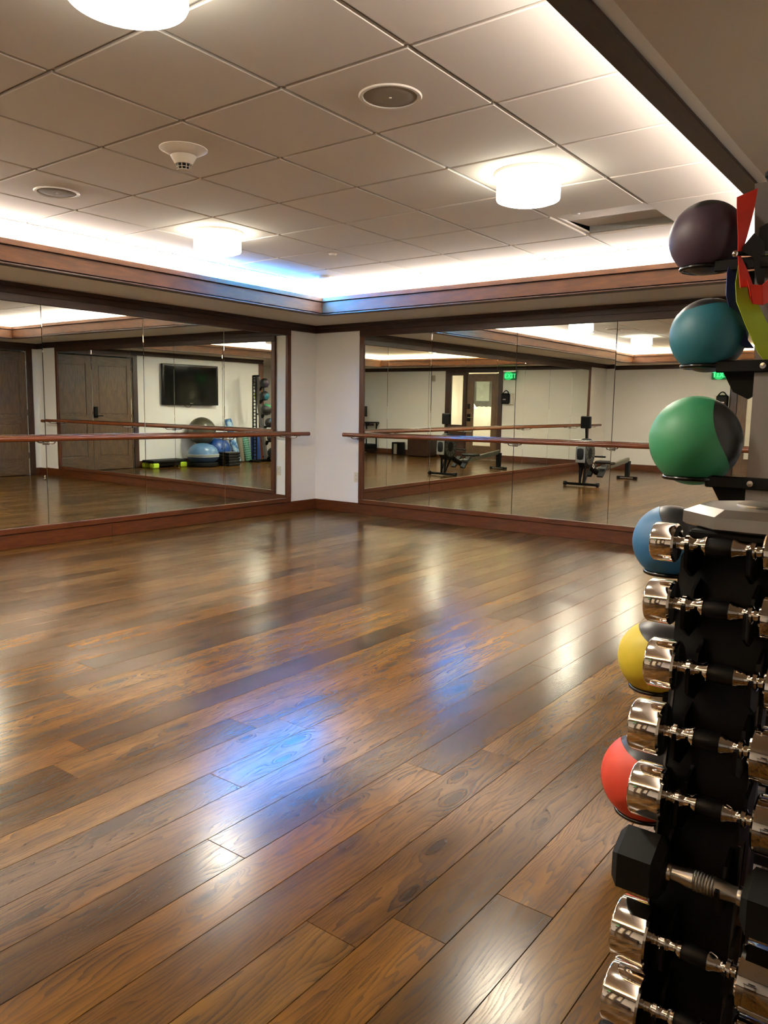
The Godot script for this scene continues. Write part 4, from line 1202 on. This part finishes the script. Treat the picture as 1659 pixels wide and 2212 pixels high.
func build_dumbbells() -> void:
	# axis along z; heads face each other, handle length 0.147 between them
	var rows := [
		[Vector3(-5.632, 0.962, 6.058), 0.036, 0.044, "smallest chrome dumbbell on the top tier under the silver octagon plate"],
		[Vector3(-5.650, 0.853, 6.064), 0.041, 0.048, "chrome dumbbell on the second tier, in front of the blue ball"],
		[Vector3(-5.660, 0.739, 6.082), 0.046, 0.054, "chrome dumbbell on the third tier, overlapping the yellow ball"],
		[Vector3(-5.684, 0.621, 6.072), 0.049, 0.058, "chrome dumbbell on the fourth tier, between the yellow and red balls"],
		[Vector3(-5.695, 0.503, 6.087), 0.050, 0.062, "chrome dumbbell on the fifth tier, overlapping the red ball"],
		[],
		[Vector3(-5.738, 0.245, 6.090), 0.057, 0.066, "chrome dumbbell just below the black hex dumbbell"],
		[Vector3(-5.760, 0.124, 6.090), 0.058, 0.068, "chrome dumbbell on the lowest tier near the floor"]]
	var hl := 0.0745
	for r in rows:
		if r.is_empty():
			continue
		var t := thing("dumbbell", r[3], "dumbbell", "chrome dumbbells on the tower", r[0])
		var along := Basis(Vector3.RIGHT, PI * 0.5)      # local y to +z
		for s in [-1.0, 1.0]:
			var at := Transform3D(Basis(Vector3.RIGHT, PI * 0.5) if s > 0.0 else Basis(Vector3.RIGHT, -PI * 0.5), Vector3(0, 0, s * hl))
			# profile starts at the inner face
			var pr := head_profile(r[1], r[2])
			var rev := []
			for k in pr.size():
				var q: Vector2 = pr[pr.size() - 1 - k]
				rev.append(Vector2(q.x, r[2] - q.y))
			part(t, "head", MB.new().lathe(rev, 48, at), M.chrome)
			var hp := [Vector2(0.011, -0.004), Vector2(0.0115, -0.010), Vector2(0.0115, -0.013), Vector2(0.0165, -0.015), Vector2(0.0170, -0.022), Vector2(0.0135, -0.027), Vector2(0.0125, -0.031), Vector2(0.0150, -0.043), Vector2(0.0185, -0.049), Vector2(0.0190, -0.0525), Vector2(0.0155, -0.053)]
			hp.reverse()
			hp.append(Vector2(0.013, 0.001))
			part(t, "collar", MB.new().lathe(hp, 32, at), M.chrome)
		part(t, "grip", MB.new().lathe([Vector2(0.0160, -0.0225), Vector2(0.0172, -0.012), Vector2(0.0176, 0), Vector2(0.0172, 0.012), Vector2(0.0160, 0.0225)], 28, Transform3D(along, Vector3.ZERO)), M.grip)
	# black rubber hex dumbbell with knurled steel handle
	var h := thing("dumbbell", "black rubber hex dumbbell with a knurled steel handle among the chrome ones", "dumbbell", "", Vector3(-5.719, 0.372, 6.092))
	for s in [-1.0, 1.0]:
		var hx := []
		var b := MB.new()
		var R := 0.064
		var z0: float = s * 0.066
		var z1: float = s * 0.080
		var z2: float = s * 0.140
		var z3: float = s * 0.154
		var secs := [[z0, R * 0.62], [z1, R], [z2, R], [z3, R * 0.72]]
		for k in 6:
			var a0 := TAU * (k + 0.5) / 6.0
			var a1 := TAU * (k + 1.5) / 6.0
			var d0 := Vector3(cos(a0), sin(a0), 0)
			var d1 := Vector3(cos(a1), sin(a1), 0)
			for m in 3:
				var A: Array = secs[m]
				var B: Array = secs[m + 1]
				b.quad(d0 * A[1] + Vector3(0, 0, A[0]), d1 * A[1] + Vector3(0, 0, A[0]), d1 * B[1] + Vector3(0, 0, B[0]), d0 * B[1] + Vector3(0, 0, B[0]), (d0 + d1) + Vector3(0, 0, s * (m - 1)))
			for e in [[secs[0], -s], [secs[3], s]]:
				var nn := Vector3(0, 0, e[1])
				b.tri(Vector3(0, 0, e[0][0]), d0 * e[0][1] + Vector3(0, 0, e[0][0]), d1 * e[0][1] + Vector3(0, 0, e[0][0]), nn, nn, nn)
		part(h, "head", b, M.rubber)
		part(h, "collar", MB.new().lathe([Vector2(0, -0.006), Vector2(0.0175, -0.006), Vector2(0.0185, 0), Vector2(0.0175, 0.006), Vector2(0, 0.006)], 28, Transform3D(Basis(Vector3.RIGHT, PI * 0.5), Vector3(0, 0, s * 0.062))), M.steel)
	part(h, "handle", MB.new().lathe([Vector2(0.0135, -0.066), Vector2(0.0145, -0.045), Vector2(0.0172, -0.028), Vector2(0.0172, 0.028), Vector2(0.0145, 0.045), Vector2(0.0135, 0.066)], 28, Transform3D(Basis(Vector3.RIGHT, PI * 0.5), Vector3.ZERO)), M.alu)
	var kn := []
	for k in 15:
		kn.append(Vector2(0.0174 + (0.0012 if k % 2 else 0.0), -0.018 + k * 0.00257))
	part(h, "knurling", MB.new().lathe(kn, 28, Transform3D(Basis(Vector3.RIGHT, PI * 0.5), Vector3.ZERO), 5.0), mat(150, 146, 140, 0.45, 1.0))
	# the tower itself: leaning black spine with saddles, foot plate below
	var t := thing("dumbbell_tower", "black upright dumbbell tower with saddle arms beside the ball rack", "rack")
	var lean := Basis(Vector3.BACK, -0.153)
	part(t, "spine", MB.new().prism(PackedVector2Array([Vector2(-0.072, -0.53), Vector2(0.072, -0.53), Vector2(0.088, 0.40), Vector2(0.06, 0.445), Vector2(-0.06, 0.445), Vector2(-0.088, 0.40)]), 0.035, Transform3D(lean * Basis(Vector3.UP, PI * 0.5), Vector3(-5.61, 0.53, 6.06))), M.black)
	part(t, "back_leg", MB.new().box(Vector3(-5.48, 0.485, 6.06), Vector3(0.05, 0.96, 0.12), 0.006, Basis(Vector3.BACK, 0.10)), M.black)
	part(t, "foot_plate", MB.new().box(Vector3(-5.58, 0.012, 6.06), Vector3(0.46, 0.024, 0.28), 0.006), M.black)
	part(t, "top_plate", MB.new().box(Vector3(-5.545, 0.981, 6.075), Vector3(0.17, 0.016, 0.15), 0.004), M.black)
	var idx := 0
	for r in rows:
		var c: Vector3 = r[0] if not r.is_empty() else Vector3(-5.719, 0.378, 6.066)
		for s in [-1.0, 1.0]:
			# saddle: a bent plate rising in front of the spine to cradle the handle
			var z: float = c.z + s * 0.052
			var sad := PackedVector2Array([Vector2(0.085, -0.052), Vector2(0.015, -0.062), Vector2(-0.026, -0.040), Vector2(-0.030, 0.004), Vector2(-0.022, 0.006), Vector2(-0.018, -0.010), Vector2(0.0, -0.0175), Vector2(0.020, -0.008), Vector2(0.030, 0.022), Vector2(0.070, 0.040), Vector2(0.085, 0.030)])
			part(t, "saddle", MB.new().prism(sad, 0.006, Transform3D(Basis.IDENTITY, Vector3(c.x, c.y, z))), M.black)
		idx += 1
	for s in [-1.0, 1.0]:
		part(t, "side_plate", MB.new().prism(PackedVector2Array([Vector2(-0.05, -0.50), Vector2(0.05, -0.50), Vector2(0.045, 0.45), Vector2(-0.02, 0.45)]), 0.004, Transform3D(lean, Vector3(-5.60, 0.53, 6.06 + s * 0.075))), mat(40, 32, 26, 0.4))
	# octagonal silver plate lying on top
	var o := thing("octagon_plate", "thick silver octagonal metal plate lying on top of the dumbbell tower", "weight plate", "", Vector3(-5.505, 0.990, 6.098))
	var oct := MB.new()
	var ro := 0.140
	var secs := [[0.0, ro * 0.96], [0.004, ro], [0.026, ro], [0.038, ro * 0.80]]
	for k in 8:
		var a0 := TAU * (k + 0.5) / 8.0
		var a1 := TAU * (k + 1.5) / 8.0
		var d0 := Vector3(cos(a0), 0, sin(a0))
		var d1 := Vector3(cos(a1), 0, sin(a1))
		for m in 3:
			oct.quad(d0 * secs[m][1] + Vector3.UP * secs[m][0], d1 * secs[m][1] + Vector3.UP * secs[m][0], d1 * secs[m + 1][1] + Vector3.UP * secs[m + 1][0], d0 * secs[m + 1][1] + Vector3.UP * secs[m + 1][0], d0 + d1 + Vector3.UP * (m - 1))
		oct.tri(Vector3.UP * 0.038, d0 * secs[3][1] + Vector3.UP * 0.038, d1 * secs[3][1] + Vector3.UP * 0.038, Vector3.UP, Vector3.UP, Vector3.UP)
		oct.tri(Vector3.ZERO, d0 * secs[0][1], d1 * secs[0][1], Vector3.DOWN, Vector3.DOWN, Vector3.DOWN)
	part(o, "body", oct, M.alu)
	part(o, "hub", MB.new().lathe([Vector2(0.0, 0.0385), Vector2(0.045, 0.0385), Vector2(0.045, 0.042), Vector2(0.04, 0.043), Vector2(0, 0.043)], 32), M.alu)
